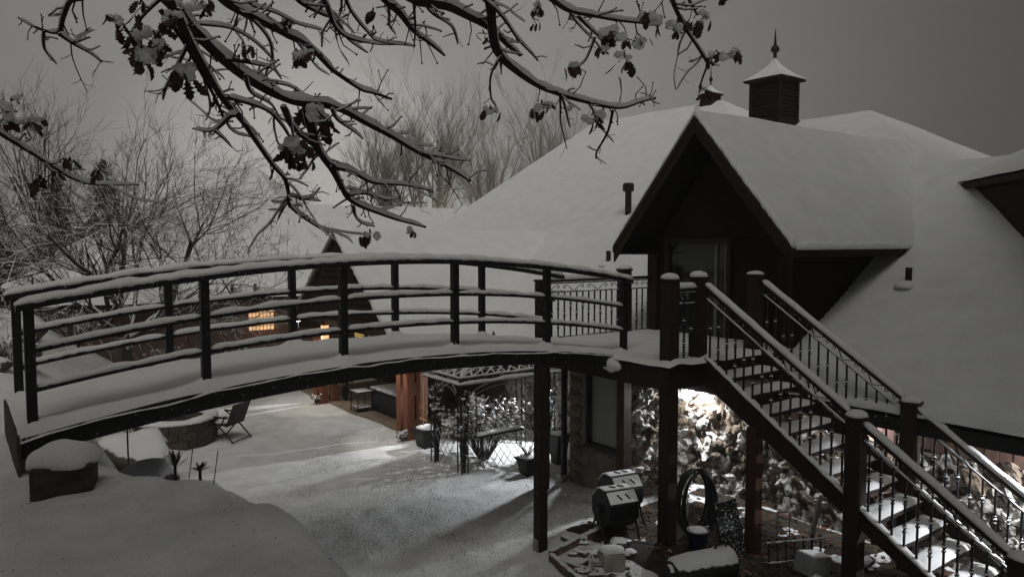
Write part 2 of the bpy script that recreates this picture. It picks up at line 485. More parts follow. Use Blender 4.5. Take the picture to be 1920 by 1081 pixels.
def slab(name, polys, thick, material, parent, smooth=False):
    """several planar polygons (local), each thickened downwards"""
    b = MB()
    for p in polys: b.prism([Vector(q) for q in p], (0, 0, -thick))
    return b.build(name, material, parent, smooth)

def patch(b, A, B, C, D, nu, nv, lift, amp, seed, lip=True):
    """bumpy snow skin over a planar quad A(eave start) B(eave end) C(ridge end) D(ridge start)"""
    k = len(b.v)
    for j in range(nv+1):
        for i in range(nu+1):
            s, t = i/nu, j/nv
            p = (A*(1-s)+B*s)*(1-t) + (D*(1-s)+C*s)*t
            edge = min(1.0, t*nv/1.5) if lip else 1.0
            z = lift*(0.55+0.45*edge) + 1.3*amp*noise.noise(Vector((p.x*0.33+seed, p.y*0.33, 2.0))) + amp*noise.noise(Vector((p.x*0.8+seed, p.y*0.8, p.z*0.8))) + amp*0.4*noise.noise(Vector((p.x*3+seed, p.y*3, p.z*3)))
            b.v.append((p.x, p.y, p.z+z))
    for j in range(nv):
        for i in range(nu):
            a = k + j*(nu+1)+i
            b.f.append((a, a+1, a+nu+2, a+nu+1))

V = Vector
# main roof deck
RU2, RN2 = 15.5, 1.85
roof = slab("roof", [
    [(UE,-8.0,ZE),(UE,13.0,ZE),(17.8,13.0,rz(17.8)),(17.8,7.5,rz(17.8)),(15.5,5.2,rz(15.5)),(15.5,1.85,rz(15.5)),(13.0,-0.65,rz(13.0)),(13.0,-8.0,rz(13.0))],
    [(15.5,1.85,rz(15.5)),(18.0,-0.65,rz(13.0)),(13.0,-0.65,rz(13.0))],
    [(17.8,7.5,rz(17.8)),(20.1,5.2,rz(15.5)),(15.5,5.2,rz(15.5))],
    [(15.5,1.85,rz(15.5)),(15.5,5.2,rz(15.5)),(20.1,5.2,rz(15.5)-2.668),(20.0,-0.65,rz(15.5)-2.61)],
    [(17.8,7.5,rz(17.8)),(17.8,13.0,rz(17.8)),(28,13.0,ZE),(28,5.2,ZE),(20.1,5.2,rz(15.5))]], 0.12, 'fascia', house)
b = MB()
def z3(U, N): return V((U, N, rz(U)))
patch(b, z3(UE,-8.0), z3(UE,-0.65), z3(13.0,-0.65), z3(13.0,-8.0), 44, 30, 0.10, 0.032, 1)
patch(b, z3(UE,-0.65), z3(UE,1.85), z3(15.5,1.85), z3(13.0,-0.65), 20, 40, 0.10, 0.032, 1)
patch(b, z3(UE,1.85), z3(UE,5.2), z3(15.5,5.2), z3(15.5,1.85), 20, 40, 0.10, 0.032, 1)
patch(b, z3(UE,5.2), z3(UE,7.5), z3(17.8,7.5), z3(15.5,5.2), 14, 40, 0.10, 0.032, 1)
patch(b, z3(UE,7.5), z3(UE,13.05), z3(17.8,13.05), z3(17.8,7.5), 30, 40, 0.10, 0.032, 1)
patch(b, V((18.0,-0.65,rz(13.0))), z3(13.0,-0.65), z3(15.5,1.85), z3(15.5,1.85), 14, 14, 0.10, 0.032, 1, False)
patch(b, V((20.1,5.2,rz(15.5))), z3(15.5,5.2), z3(17.8,7.5), z3(17.8,7.5), 8, 8, 0.10, 0.032, 1, False)
b.build("roof_snow", 'roofsnow', roof, smooth=True)
# rounded lip of snow along the eave
b = MB(); b.snowstrip([(UE-0.02, n_*0.1, ZE+0.0) for n_ in range(-79, 51)], 0.14, 0.10, seed=3, step=0.1, rough=0.3)
b.build("eave_snow", 'roofsnow', roof, smooth=True)
b = MB(); b.box(UE-0.075, UE+0.02, -8.0, 5.0, ZE-0.19, ZE-0.045)
b.build("gutter", 'gutter', house)
b = MB(); b.box(UE+0.03, 8.3, -8.0, 5.0, ZE-0.165, ZE-0.145)
b.build("soffit", 'fascia', house)

# main walls: dark mortar core carrying rubble rocks
b = MB(); b.box(8.02, 8.4, -7.8, 13.7, -0.1, 1.47)
wall = b.build("rock_wall", 'mortar', house)
rock_meshes = []
for k in range(7):
    rb = MB(); rb.ico((0,0,0), 1.0, sub=3, amp=0.85, freq=1.5, seed=3.7*k+1.3, squash=(0.6, 1.0, 1.0))
    rb.v = [tuple(V(p)*(1 + 0.30*noise.noise(V(p)*4.0 + V((k, 0, 0))) + 0.15*noise.noise(V(p)*9.0))) for p in rb.v]
    me = rb.mesh("rock", smooth=False); me.materials.append(M['darkrock' if k in (2, 5) else 'rock']); rock_meshes.append(me)
def crag(name, n0, n1, z0, z1, fn):
    """rough rubble skin between the single rocks"""
    b = MB(); a_, c_ = int((n1-n0)/0.035), int((z1-z0)/0.035)
    for i in range(a_+1):
        for j in range(c_+1):
            n_, z_ = n0+(n1-n0)*i/a_, z0+(z1-z0)*j/c_
            d = 0.055*abs(noise.noise(V((n_*4.5, z_*5.5, 3)))) + 0.05*noise.noise(V((n_*9, z_*10, 8))) + 0.03*noise.noise(V((n_*19, z_*19, 5)))
            b.v.append(tuple(fn(n_, z_, d)))
    for i in range(a_):
        for j in range(c_): b.f.append((i*(c_+1)+j, (i+1)*(c_+1)+j, (i+1)*(c_+1)+j+1, i*(c_+1)+j+1))
    return b.build(name, 'darkrock', wall)
crag("rubble_face", -6.0, 0.45, 0.0, 1.30, lambda n_, z_, d: V((7.985-d, n_, z_)))
crag("rubble_face", 1.5, 4.9, 0.0, 1.45, lambda n_, z_, d: V((7.985-d, n_, z_)))
crag("rubble_face", 6.78, 8.0, 0.0, 1.70, lambda n_, z_, d: V((n_, 0.395-d, z_)))
rr = random.Random(5)
def rocks(n0, n1, z0, z1, cn, cz, U0):
    row = 0; z = z0
    while z < z1:
        nn = n0 + (cn*0.5 if row % 2 else 0)
        while nn < n1:
            s = rr.uniform(0.75, 1.25)
            place("rock", rr.choice(rock_meshes), wall, (U0 + rr.uniform(-0.02, 0.03), nn + rr.uniform(-0.04, 0.04), z + rr.uniform(-0.03, 0.03)),
                  (rr.uniform(-3, 3), rr.uniform(-0.5, 0.5), rr.uniform(-0.4, 0.4)), (rr.uniform(0.10, 0.17)*s, cn*0.56*s, cz*0.60*s))
            nn += cn
        z += cz; row += 1
rocks(-4.9, 0.42, 0.06, 1.22, 0.235, 0.175, 8.02)
rocks(1.6, 4.7, 0.10, 1.45, 0.34, 0.27, 8.02)
for k in range(54):                                            # return wall beside the bay
    place("rock", rr.choice(rock_meshes), wall, (6.82 + (k % 6)*0.22 + (0.1 if (k//6) % 2 else 0), 0.40 + rr.uniform(-.02, .02), 0.07 + (k//6)*0.178),
          (rr.uniform(-.5, .5), rr.uniform(-3, 3), math.pi/2 + rr.uniform(-.4, .4)), (rr.uniform(.10, .15), rr.uniform(.10, .15), rr.uniform(.09, .13)))

# frieze boards under the eave, right
for k in range(34):
    n0 = -5.6 + k*0.13
    bd = MB(); bd.box(7.93 + (0.004 if k % 2 else 0), 8.0, n0, n0+0.124, 1.20 + rr.uniform(0, .015), ZE-0.168)
    bd.build("frieze_board", 'frieze', house)

# bay with the blind window, under the landing
b = MB()
b.box(6.62, 8.0, 0.42, 1.5, -0.05, 0.60); b.box(6.62, 8.0, 0.42, 1.5, 1.68, 1.84)
b.box(6.62, 8.0, 1.16, 1.5, 0.602, 1.678); b.box(6.62, 8.0, 0.42, 0.455, 0.602, 1.678); b.box(6.75, 8.0, 0.46, 1.155, 0.602, 1.678)
bay = b.build("bay_wall", 'stucco', house)
for k in range(9):                                            # rough corner stones
    z = 0.08 + k*0.195
    rb = MB(); rb.ico((0, 0, 0), 1.0, sub=2, amp=0.4, freq=1.3, seed=k*2.2+.4)
    o = rb.build("corner_stone", 'stucco', None, smooth=True)
    o.parent = bay; o.location = V((6.65, 1.36 + rr.uniform(-.02, .03), z)) - OFF[house]; o.scale = (0.10, 0.15*rr.uniform(.8, 1.1), 0.115)
for k in range(8):
    rb = MB(); rb.ico((0, 0, 0), 1.0, sub=2, amp=0.4, freq=1.3, seed=k*3.1+.9)
    o = rb.build("sill_stone", 'stucco', None, smooth=True)
    o.parent = bay; o.location = V((6.64, 0.50 + k*0.095, 0.575)) - OFF[house]; o.scale = (0.07, 0.06, 0.045*rr.uniform(.8, 1.3))
b = MB(); b.box(6.60, 6.66, 1.11, 1.158, 0.61, 1.676); b.box(6.60, 6.66, 0.458, 0.50, 0.61, 1.676); b.box(6.60, 6.66, 0.502, 1.108, 1.62, 1.676); b.box(6.585, 6.66, 0.502, 1.108, 0.605, 0.66)
win = b.build("window", 'winframe', house)
b = MB(); b.box(6.735, 6.745, 0.50, 1.11, 0.66, 1.62); b.build("pane", 'glass', win)
slat = MB(); slat.cbox((0, 0, 0), (0.004, 0.60, 0.040), Matrix.Rotation(math.radians(38), 3, 'Y'))
slat_me = slat.mesh("blind_slat"); slat_me.materials.append(M['blind'])
for k in range(23): place("blind_slat", slat_me, win, (6.685, 0.805, 0.68 + k*0.0415))
b = MB(); b.tube([(6.56, 1.56, 1.75), (6.56, 1.56, 0.1), (6.50, 1.57, 0.04)], 0.045, 8); b.build("downspout", 'gutter', house)
b = MB(); b.box(6.46, 6.60, 1.5, 1.62, 0.0, 0.09); b.build("splash_block", 'whiteblock', house)

# dormer at the end of the bridge
DE, DA, DC, DH, DF = 3.40, 5.15, 0.13, 1.48, 7.63
dorm = MB()
dorm.box(8.2, 8.32, 1.12, 1.4, 1.5, 3.5); dorm.box(8.2, 8.32, -0.99, -0.07, 1.5, 3.5)
wallp = [V((8.2,-0.99,3.5)), V((8.2,1.4,3.5)), V((8.2,1.45,3.44)), V((8.2,DC,5.0)), V((8.2,-1.19,3.44))]
dorm.prism([V((8.2,-0.99,3.502)), V((8.2,1.25,3.502)), V((8.2,DC+0.02,4.88)), V((8.2,DC-0.02,4.88))], (0.12, 0, 0))
dorm.box(8.322, 10.6, -0.99, -0.89, 1.5, 3.42); dorm.box(8.322, 10.6, 1.3, 1.4, 1.5, 3.42)
dormer = dorm.build("dormer_wall", 'siding', house)
for k in range(22):                                            # lap siding on the side that shows
    z = 1.95 + k*0.068
    u1 = min(10.55, 8.32 + max(0.02, (3.45-1.9)/SL)) if k > 20 else min(10.55, UE + (z - ZE)/SL + 0.35)
    if u1 < 8.36: continue
    sb = MB(); sb.prism([V((8.20, -0.992, z)), V((8.20, -1.012, z)), V((8.20, -0.994, z+0.066)), V((8.20, -0.992, z+0.066))], (u1-8.20, 0, 0))
    sb.build("siding_board", 'siding', dormer)
b = MB(); b.box(8.16, 8.24, 1.05, 1.118, 2.05, 3.5); b.box(8.16, 8.24, -0.068, 0.0, 2.05, 3.5); b.box(8.16, 8.24, 0.002, 1.048, 3.42, 3.5)
door = b.build("glass_door", 'winframe', house)
b = MB(); b.box(8.21, 8.22, 0.0, 1.05, 2.05, 3.42); b.build("pane", 'glass', door)
b = MB(); b.box(8.185, 8.205, 0.17, 0.215, 2.1, 3.41); b.build("door_stile", 'doorhighlight', door)
b = MB(); b.box(8.187, 8.205, 0.02, 0.04, 2.1, 3.41); b.build("door_stile", 'doorhighlight', door)
b = MB(); b.box(8.05, 8.2, -0.06, 1.1, 1.98, 2.06); b.build("door_sill", 'brown', house)
# dormer roof: boards then snow
ub = UE + (DE - ZE)/SL; ur = UE + (DA - ZE)/SL
dr = slab("dormer_roof", [
    [(DF, DC-DH, DE), (DF, DC, DA), (ur, DC, DA), (ub, DC-DH, DE)],
    [(DF, DC, DA), (DF, DC+DH, DE), (ub, DC+DH, DE), (ur, DC, DA)]], 0.10, 'siding', house)
b = MB()
patch(b, V((DF-0.01, DC-DH-0.03, DE-0.02)), V((ub+0.05, DC-DH-0.03, DE-0.02)), V((ur, DC, DA)), V((DF-0.01, DC, DA)), 34, 18, 0.085, 0.028, 4)
patch(b, V((ub+0.05, DC+DH+0.03, DE-0.02)), V((DF-0.01, DC+DH+0.03, DE-0.02)), V((DF-0.01, DC, DA)), V((ur, DC, DA)), 34, 18, 0.085, 0.028, 4)
b.build("dormer_snow", 'roofsnow', dr, smooth=True)
b = MB(); b.snowstrip([(DF+0.01, DC-DH-0.02, DE-0.02), (DF+0.01, DC, DA)], 0.10, 0.10, seed=9, side=(1, 0, 0), taper=False, rough=0.4); b.snowstrip([(DF+0.01, DC, DA), (DF+0.01, DC+DH+0.02, DE-0.02)], 0.10, 0.09, seed=2, side=(1, 0, 0), taper=False, rough=0.4)
b.snowstrip([(DF+0.05, DC-DH-0.02, DE-0.04), (ub, DC-DH-0.02, DE-0.04)], 0.10, 0.09, seed=12, taper=False, rough=0.4)
b.build("edge_snow", 'roofsnow', dr, smooth=True)
for s in (-1, 1):                                              # barge boards, two boards deep
    b = MB()
    b.prism([V((DF-0.03, DC, DA-0.02)), V((DF-0.03, DC, DA-0.24)), V((DF-0.03, DC+s*(DH+0.02), DE-0.25)), V((DF-0.03, DC+s*(DH+0.02), DE-0.02))], (0.03, 0, 0))
    b.build("barge_board", 'fascia', dr)
    b = MB()
    b.prism([V((DF-0.05, DC, DA-0.015)), V((DF-0.05, DC, DA-0.10)), V((DF-0.05, DC+s*(DH+0.025), DE-0.11)), V((DF-0.05, DC+s*(DH+0.025), DE-0.015))], (0.018, 0, 0))
    b.build("trim_board", 'brown', dr)
    b = MB(); b.box(DF+0.002, 8.6 if s > 0 else ub-0.25, *sorted((DC+s*1.12, DC+s*(DH-0.02))), DE-0.135, DE-0.115); b.build("soffit", 'siding', dr)
    b = MB(); b.box(DF, ub-0.12, *sorted((DC+s*(DH-0.005), DC+s*(DH+0.02))), DE-0.14, DE-0.03); b.build("eave_board", 'fascia', dr)
for n0 in (1.24, -1.01):
    b = MB(); b.box(8.12, 8.198, n0, n0+0.18, 1.95, 3.27); b.build("corner_board", 'brown', dormer)

# angled wing on the right: dark wall standing on the roof slope, with its own snowy roof
D1, D2 = V((12.45, -1.25, 0)), V((8.9, -4.33, 0)); DN = V((0.655, -0.756, 0))
b = MB(); b.prism([D1 + V((0,0,3.9)), D2 + V((0,0,1.9)), D2 + V((0,0,4.30)), D1 + V((0,0,4.30))], DN*0.15); b.build("wing_wall", 'siding', house)
E1, E2 = D1 - DN*0.12 + V((.07,.06,0)), D2 - DN*0.12
rv = slab("angled_roof", [[E1 + V((0,0,4.34)), E2 + V((0,0,4.34)), E2 + DN*1.9 + V((0,0,5.25)), E1 + DN*1.9 + V((0,0,5.25))]], 0.08, 'fascia', house)
b = MB(); patch(b, E1 + V((.03,.03,4.33)), E2 + V((0,0,4.33)), E2 + DN*1.9 + V((0,0,5.25)), E1 + DN*1.9 + V((0.03,0.03,5.25)), 24, 12, 0.085, 0.018, 8); b.build("angled_roof_snow", 'roofsnow', rv, smooth=True)

# cupolas
def cupola(U, N, z0, s, hb, hr, hf, nsl):
    b = MB(); b.box(U-s*0.42, U+s*0.42, N-s*0.42, N+s*0.42, z0-0.5, z0+hb); cp = b.build("cupola", 'siding', house)
    b = MB(); b.box(U-s*0.53, U+s*0.53, N-s*0.53, N+s*0.53, z0-0.45, z0+0.10); b.build("cupola_base", 'siding', cp)
    for sx in (-1, 1):
        for sy in (-1, 1):
            b = MB(); b.box(*sorted((U+sx*s*0.5, U+sx*s*0.40)), *sorted((N+sy*s*0.5, N+sy*s*0.40)), z0+0.102, z0+hb); b.build("corner_post", 'siding', cp)
    for k in range(nsl):
        z = z0 + 0.14 + k*(hb-0.2)/nsl
        b = MB(); b.cbox((U-s*0.455, N, z), (0.02, s*0.78, (hb-0.2)/nsl*0.95), Matrix.Rotation(math.radians(28), 3, 'Y')); b.build("louver", 'siding', cp)
        b = MB(); b.cbox((U, N-s*0.455, z), (s*0.78, 0.02, (hb-0.2)/nsl*0.95), Matrix.Rotation(math.radians(-28), 3, 'X')); b.build("louver", 'siding', cp)
    b = MB(); b.box(U-s*0.62, U+s*0.62, N-s*0.62, N+s*0.62, z0+hb+0.002, z0+hb+0.05); b.build("cupola_eave", 'fascia', cp)
    vs, fs = [], []; nr = 8
    for j in range(nr+1):
        t = j/nr; r = s*0.64*(1-t)**1.7 + 0.02*s
        for cx, cy in ((-1,-1),(0,-1.02),(1,-1),(1.02,0),(1,1),(0,1.02),(-1,1),(-1.02,0)): vs.append((U+cx*r, N+cy*r, z0+hb+0.05+hr*t))
    for j in range(nr):
        for k in range(8): fs.append((j*8+k, j*8+(k+1) % 8, (j+1)*8+(k+1) % 8, (j+1)*8+k))
    fs.append(tuple(range(8))[::-1]); fs.append(tuple(range(nr*8, nr*8+8)))
    b = MB(); b.add(vs, fs); b.build("cupola_roof_snow", 'roofsnow', cp, smooth=False)
    zt = z0+hb+0.05+hr
    b = MB(); b.tube([(U, N, zt-0.05), (U, N, zt+hf*0.12), (U, N, zt+hf*0.16), (U, N, zt+hf*0.24), (U, N, zt+hf*0.34), (U, N, zt+hf*0.40), (U, N, zt+hf)], [0.05*s, 0.05*s, 0.11*s, 0.13*s, 0.10*s, 0.045*s, 0.006], 8)
    b.build("finial", 'gutter', cp)
cupola(15.03, 3.9, 6.16, 0.80, 0.98, 0.56, 0.62, 9)
cupola(17.8, 7.9, 7.55, 0.42, 0.22, 0.30, 0.55, 2)

# vent pipes standing out of the roof snow
for (U, N, h, r, capped) in ((11.75, 5.36, 0.62, 0.075, True), (10.0, 4.19, 0.24, 0.05, False), (9.78, -1.72, 0.20, 0.042, False)):
    z = rz(U) + 0.06
    b = MB(); b.tube([(U, N, z-0.2), (U, N, z+h)], r, 10)
    p = b.build("vent_pipe", 'gutter', house)
    if capped:
        b = MB(); b.tube([(U, N, z+h-0.10), (U, N, z+h-0.08), (U, N, z+h+0.06), (U, N, z+h+0.09)], [r*1.3, r*1.75, r*1.75, r*1.3], 10); b.build("vent_cap", 'gutter', p)
    else:
        b = MB(); b.dome((U-0.06, N, z-0.07), 0.16, 0.13, 0.10, seed=U); b.build("snow_mound", 'roofsnow', p, smooth=True)

# patio wing with the small front gable
GU, GN, GA, GZ, GW = 5.62, 7.38, 3.62, 1.62, 2.5
gx = UE + (GA - ZE)/SL
pr = slab("patio_roof", [
    [(GU, GN-GW, GZ), (GU, GN, GA), (gx, GN, GA), (UE+0.0, GN-GW, GZ)],
    [(GU, GN, GA), (GU, GN+GW, GZ), (UE+0.0, GN+GW, GZ), (gx, GN, GA)]], 0.10, 'fascia', house)
b = MB()
patch(b, V((GU-0.02, GN-GW-0.03, GZ-0.02)), V((UE+0.1, GN-GW-0.03, GZ-0.02)), V((gx+.1, GN, GA)), V((GU-0.02, GN, GA)), 26, 20, 0.09, 0.03, 14)
patch(b, V((UE+0.1, GN+GW+0.03, GZ-0.02)), V((GU-0.02, GN+GW+0.03, GZ-0.02)), V((GU-0.02, GN, GA)), V((gx+.1, GN, GA)), 26, 20, 0.09, 0.03, 14)
b.snowstrip([(GU+0.02, GN-GW-0.02, GZ-0.02), (GU+0.02, GN, GA)], 0.09, 0.10, seed=29, side=(1, 0, 0), taper=False, rough=0.4)
b.build("patio_roof_snow", 'roofsnow', pr, smooth=True)
b = MB(); b.prism([V((GU+0.06, GN-GW+0.50, GZ+0.28)), V((GU+0.06, GN+GW-0.50, GZ+0.28)), V((GU+0.06, GN, GA-0.14))], (0.06, 0, 0)); gw = b.build("gable_wall", 'shingle', house)
for k in range(15):                                            # shingle courses
    z = GZ + 0.30 + k*0.12; hw = (GW-0.16)*(1-(z+0.11-GZ)/(GA-GZ-0.1))
    if hw < 0.08: break
    sb = MB(); sb.prism([V((GU+0.058, GN-hw, z)), V((GU+0.025, GN-hw, z)), V((GU+0.052, GN-hw, z+0.118)), V((GU+0.058, GN-hw, z+0.118))], (0, 2*hw, 0)); sb.build("shingle_course", 'shingle', gw)
b = MB(); b.box(GU+0.03, GU+0.2, GN-GW+0.42, GN+GW-0.42, GZ+0.16, GZ+0.278); b.build("patio_beam", 'brown', house)
b = MB(); b.box(GU, UE, GN-GW-0.02, GN-GW+0.02, GZ-0.15, GZ-0.02); b.box(GU, UE, GN+GW-0.02, GN+GW+0.02, GZ-0.15, GZ-0.02); b.build("eave_board", 'frieze', pr)
def post_cluster(U, N):
    for k, (du, dn) in enumerate(((0, 0), (0.20, -0.10), (-0.02, 0.22))):
        b = MB(); b.box(U+du-0.075, U+du+0.075, N+dn-0.075, N+dn+0.075, 0.0, GZ-0.202); b.build("patio_post", 'cedar', house, bevel=0.008)
post_cluster(5.86, 4.86); post_cluster(5.86, 8.6)
b = MB(); b.box(5.95, 8.0, 4.95, 10.1, -0.02, 0.05); b.build("patio_floor", 'concrete', house)
for n0, n1, z0, z1 in ((10.15, 10.75, 0.55, 1.12), (10.95, 11.55, 0.55, 1.12), (11.9, 12.4, 0.55, 1.12), (6.0, 6.3, 1.15, 1.45)):
    b = MB(); b.box(7.985, 8.018, n0, n1, z0, z1); wv = b.build("window", 'winframe', house)
    ns = 9
    for k in range(ns):
        z = z0 + 0.03 + k*(z1-z0-0.05)/ns
        b = MB(); b.box(7.975, 7.983, n0+0.03, n1-0.03, z, z+(z1-z0-0.05)/ns*0.72); b.build("blind_slat", 'litblind', wv)

# lantern made up to carry the warm glow under the gable by the far posts
b = MB(); b.box(5.64, 5.76, 8.02, 8.14, 1.40, 1.74); ln = b.build("added_lantern", 'litpane', house)
b = MB(); b.box(5.62, 5.78, 8.0, 8.16, 1.742, 1.775); b.box(5.62, 5.78, 8.0, 8.16, 1.365, 1.398); b.build("added_lantern_frame", 'gutter', ln)
b = MB(); b.tube([(5.7, 8.08, 1.776), (5.7, 8.08, 1.9)], 0.012, 5); b.build("added_lantern_rod", 'gutter', ln)
point("added_lantern_light", W(5.56, 8.06, 1.55), 7, (1.0, 0.62, 0.32), 0.06)
# brick wing on the left
b = MB()
b.box(1.05, 5.98, 13.9, 14.2, -0.2, 1.9); b.box(6.74, 7.86, 13.9, 14.2, -0.2, 1.9); b.box(8.30, 10.0, 13.9, 14.2, -0.2, 1.9)
b.box(5.982, 6.738, 13.9, 14.2, -0.2, 1.0); b.box(5.982, 6.738, 13.9, 14.2, 1.68, 1.9); b.box(7.862, 8.298, 13.9, 14.2, 1.22, 1.9); b.box(7.862, 8.298, 13.9, 14.2, -0.2, 0.5)
bw = b.build("brick_wall", 'brick', house)
for (u0, u1, z0, z1, cu, cz) in ((5.99, 6.73, 1.01, 1.67, 7, 5), (7.87, 8.29, 0.51, 1.21, 2, 4)):
    b = MB(); b.box(u0, u1, 13.98, 14.0, z0, z1)
    fr = b.build("window", 'winframe', bw)
    for i in range(cu):
        for j in range(cz):
            a0 = u0 + 0.02 + i*(u1-u0-0.04)/cu; c0 = z0 + 0.02 + j*(z1-z0-0.04)/cz
            b = MB(); b.box(a0+0.011, a0+(u1-u0-0.04)/cu-0.011, 13.965, 13.978, c0+0.010, c0+(z1-z0-0.04)/cz-0.010); b.build("pane", 'litpane', fr)
point("window_spill", W(6.36, 13.72, 1.3), 5, (1.0, 0.6, 0.3), 0.2)
lw = slab("wing_roof", [[(0.9,13.55,1.92),(12.5,13.55,1.92),(16.4,19.9,4.72),(5.2,19.9,4.72)], [(0.9,13.55,1.92),(5.2,19.9,4.72),(0.9,26.0,1.92)], [(5.2,19.9,4.72),(16.4,19.9,4.72),(18.5,26,1.92),(0.9,26,1.92)], [(12.5,13.55,1.92),(18.5,26,1.92),(16.4,19.9,4.72)]], 0.12, 'fascia', house)
b = MB(); patch(b, V((0.85,13.5,1.92)), V((12.5,13.5,1.92)), V((16.4,19.9,4.72)), V((5.2,19.9,4.72)), 50, 24, 0.10, 0.03, 18); patch(b, V((0.85,26,1.92)), V((0.85,13.5,1.92)), V((5.2,19.9,4.72)), V((5.2,19.9,4.72)), 20, 20, 0.10, 0.03, 19)
patch(b, V((12.5,13.5,1.92)), V((18.5,26,1.92)), V((16.4,19.9,4.72)), V((16.4,19.9,4.72)), 20, 20, 0.10, 0.03, 20)
b.build("wing_roof_snow", 'roofsnow', lw, smooth=True)
for u in (4.8, 5.5, 6.1):
    b = MB(); b.tube([(u, 13.62, 2.32), (u, 13.66, 2.2), (u+0.05, 13.8, 2.16), (u+0.16, 13.9, 2.2)], 0.045, 6); b.build("snow_guard", 'gutter', lw)

# flood lights assumed under the eaves from the light they throw, one added as lawn fill
def flood(U, N, z, tU, tN, tz, watts, deg, blend=0.3, col=(0.93, 0.96, 1.0), radius=0.03):
    p = V((U, N, z)); t = (V((tU, tN, tz)) - p).normalized()
    b = MB(); b.tube([p - t*0.08, p - t*0.06, p - t*0.005], [0.03, 0.045, 0.055], 10); f = b.build("flood_light", 'gutter', house)
    b = MB(); b.tube([p - t*0.003, p + t*0.004], 0.048, 10); b.build("lamp_lens", 'lens', f)
    b = MB(); b.tube([p - t*0.07, (U+0.02, N, ZE-0.14)], 0.014, 6); b.build("bracket", 'gutter', f)
    a = p + t*0.03; spot("flood_light_lamp", W(a.x, a.y, a.z), W(tU, tN, tz), watts, deg, col, blend, radius)
def globe(U, N, z, watts):
    b = MB(); b.ico((U, N, z), 0.055, sub=3, amp=0.0); g = b.build("wall_lamp", 'lens', house, smooth=True)
    b = MB(); b.tube([(U+0.05, N, z), (8.0, N, z)], 0.022, 8); b.build("bracket", 'gutter', g)
    b = MB(); b.tube([(U, N, z+0.052), (U, N, z+0.075)], [0.05, 0.03], 10); b.build("lamp_cap", 'gutter', g)
    point("wall_lamp_light", W(U-0.075, N, z-0.02), watts, radius=0.03)
globe(7.84, 0.10, 1.36, 16)
globe(7.84, -1.90, 1.38, 15)
flood(7.74, 0.28, 1.42, 7.98, 0.05, 1.0, 110, 100)
flood(7.72, -2.1, 1.43, 7.98, -2.3, 1.0, 36, 140)
flood(7.80, -4.25, 1.43, 7.95, -3.9, 0.7, 130, 150)
flood(7.72, 3.0, 1.42, 6.55, 3.1, 0.0, 260, 68)
flood(7.45, 4.55, 1.45, 4.2, 4.62, 0.0, 260, 32, blend=0.4)
flood(7.45, 8.98, 1.45, 4.2, 8.55, 0.0, 240, 28, blend=0.4)
flood(7.70, 0.20, 1.42, 4.6, 0.25, 0.0, 110, 75, blend=0.4)
flood(7.62, 2.1, 1.45, 3.7, 1.3, 0.0, 250, 64, blend=0.7, radius=0.1)  # extra flood added to fill the dark lawn, no lamp known here
flood(5.36, 8.66, 1.80, 5.66, 8.62, 0.0, 42, 80, blend=0.5, col=(1.0, 0.93, 0.84))
flood(5.42, 4.98, 1.62, 5.66, 4.92, 0.0, 36, 74, blend=0.5, col=(1.0, 0.93, 0.84))
flood(5.98, 6.6, 1.78, 5.66, 6.7, 0.0, 18, 66, blend=0.4)

# ------------------------------------------------------------------ arched footbridge
BS, BW, RH = 1.2323, 1.287, 0.85
def dz(t): return 2.112 + 0.1782*t - 0.02887*t*t
def arc(t0, t1, N, dzv, step=0.12):
    k = max(2, int((t1-t0)/step)); return [V((t0+(t1-t0)*i/k, N, dz(t0+(t1-t0)*i/k)+dzv)) for i in range(k+1)]
bridge = thing("footbridge", "black arched footbridge with horizontal rails and snow on its deck", "bridge", (0.0, 0.6, 1.9))
T0, T1 = -0.08, 6.22
def rect(w, h): return [(-w/2, -h/2), (w/2, -h/2), (w/2, h/2), (-w/2, h/2)]
for N in (-0.085, BW+0.085):
    b = MB(); b.sweep(arc(T0, T1, N, -0.138), rect(0.06, 0.15)); b.build("beam", 'black', bridge)
    b = MB(); b.sweep(arc(T0, T1, N, -0.075), rect(0.075, 0.025)); b.build("beam_flange", 'black', bridge)
for k in range(44):                                            # deck boards
    t = T0 + 0.01 + k*0.1432
    b = MB(); b.cbox((t+0.068, BW/2, dz(t+0.068)-0.085), (0.134, BW+0.10, 0.035), Matrix.Rotation(-math.atan(0.1782-0.05774*t), 3, 'Y')); b.build("deck_board", 'black', bridge)
# deck snow: one soft sheet, heaped a little against each post
vs, fs = [], []; na, nn = 130, 22
for i in range(na+1):
    t = T0 - 0.02 + (T1 - T0 + 0.04)*i/na
    for j in range(nn+1):
        s = j/nn; N = -0.135 + (BW+0.27)*s
        e = min(s, 1-s)*nn
        z = dz(t) - (0.085 if e < 0.5 else 0.028 if e < 1.5 else 0.008 if e < 2.5 else 0.0) + 0.018*noise.noise(V((t*1.7, N*1.7, 0))) + 0.011*noise.noise(V((t*5, N*5, 3)))
        for p in range(6):
            for q in (0, BW):
                dd = math.hypot(t-p*BS, N-q)
                z += 0.06*math.exp(-(dd/0.085)**2)
        if e < 0.5: N += 0.012*noise.noise(V((t*9, s*20, 7)))
        vs.append((t, N, z))
for i in range(na):
    for j in range(nn): fs.append((i*(nn+1)+j, (i+1)*(nn+1)+j, (i+1)*(nn+1)+j+1, i*(nn+1)+j+1))
b = MB(); b.add(vs, fs); b.build("deck_snow", 'snow', bridge, smooth=True)
b = MB(); b.box(T0-0.03, T0-0.012, -0.14, BW+0.14, 1.55, 2.06); b.build("end_board", 'block', bridge)
rs = random.Random(3)
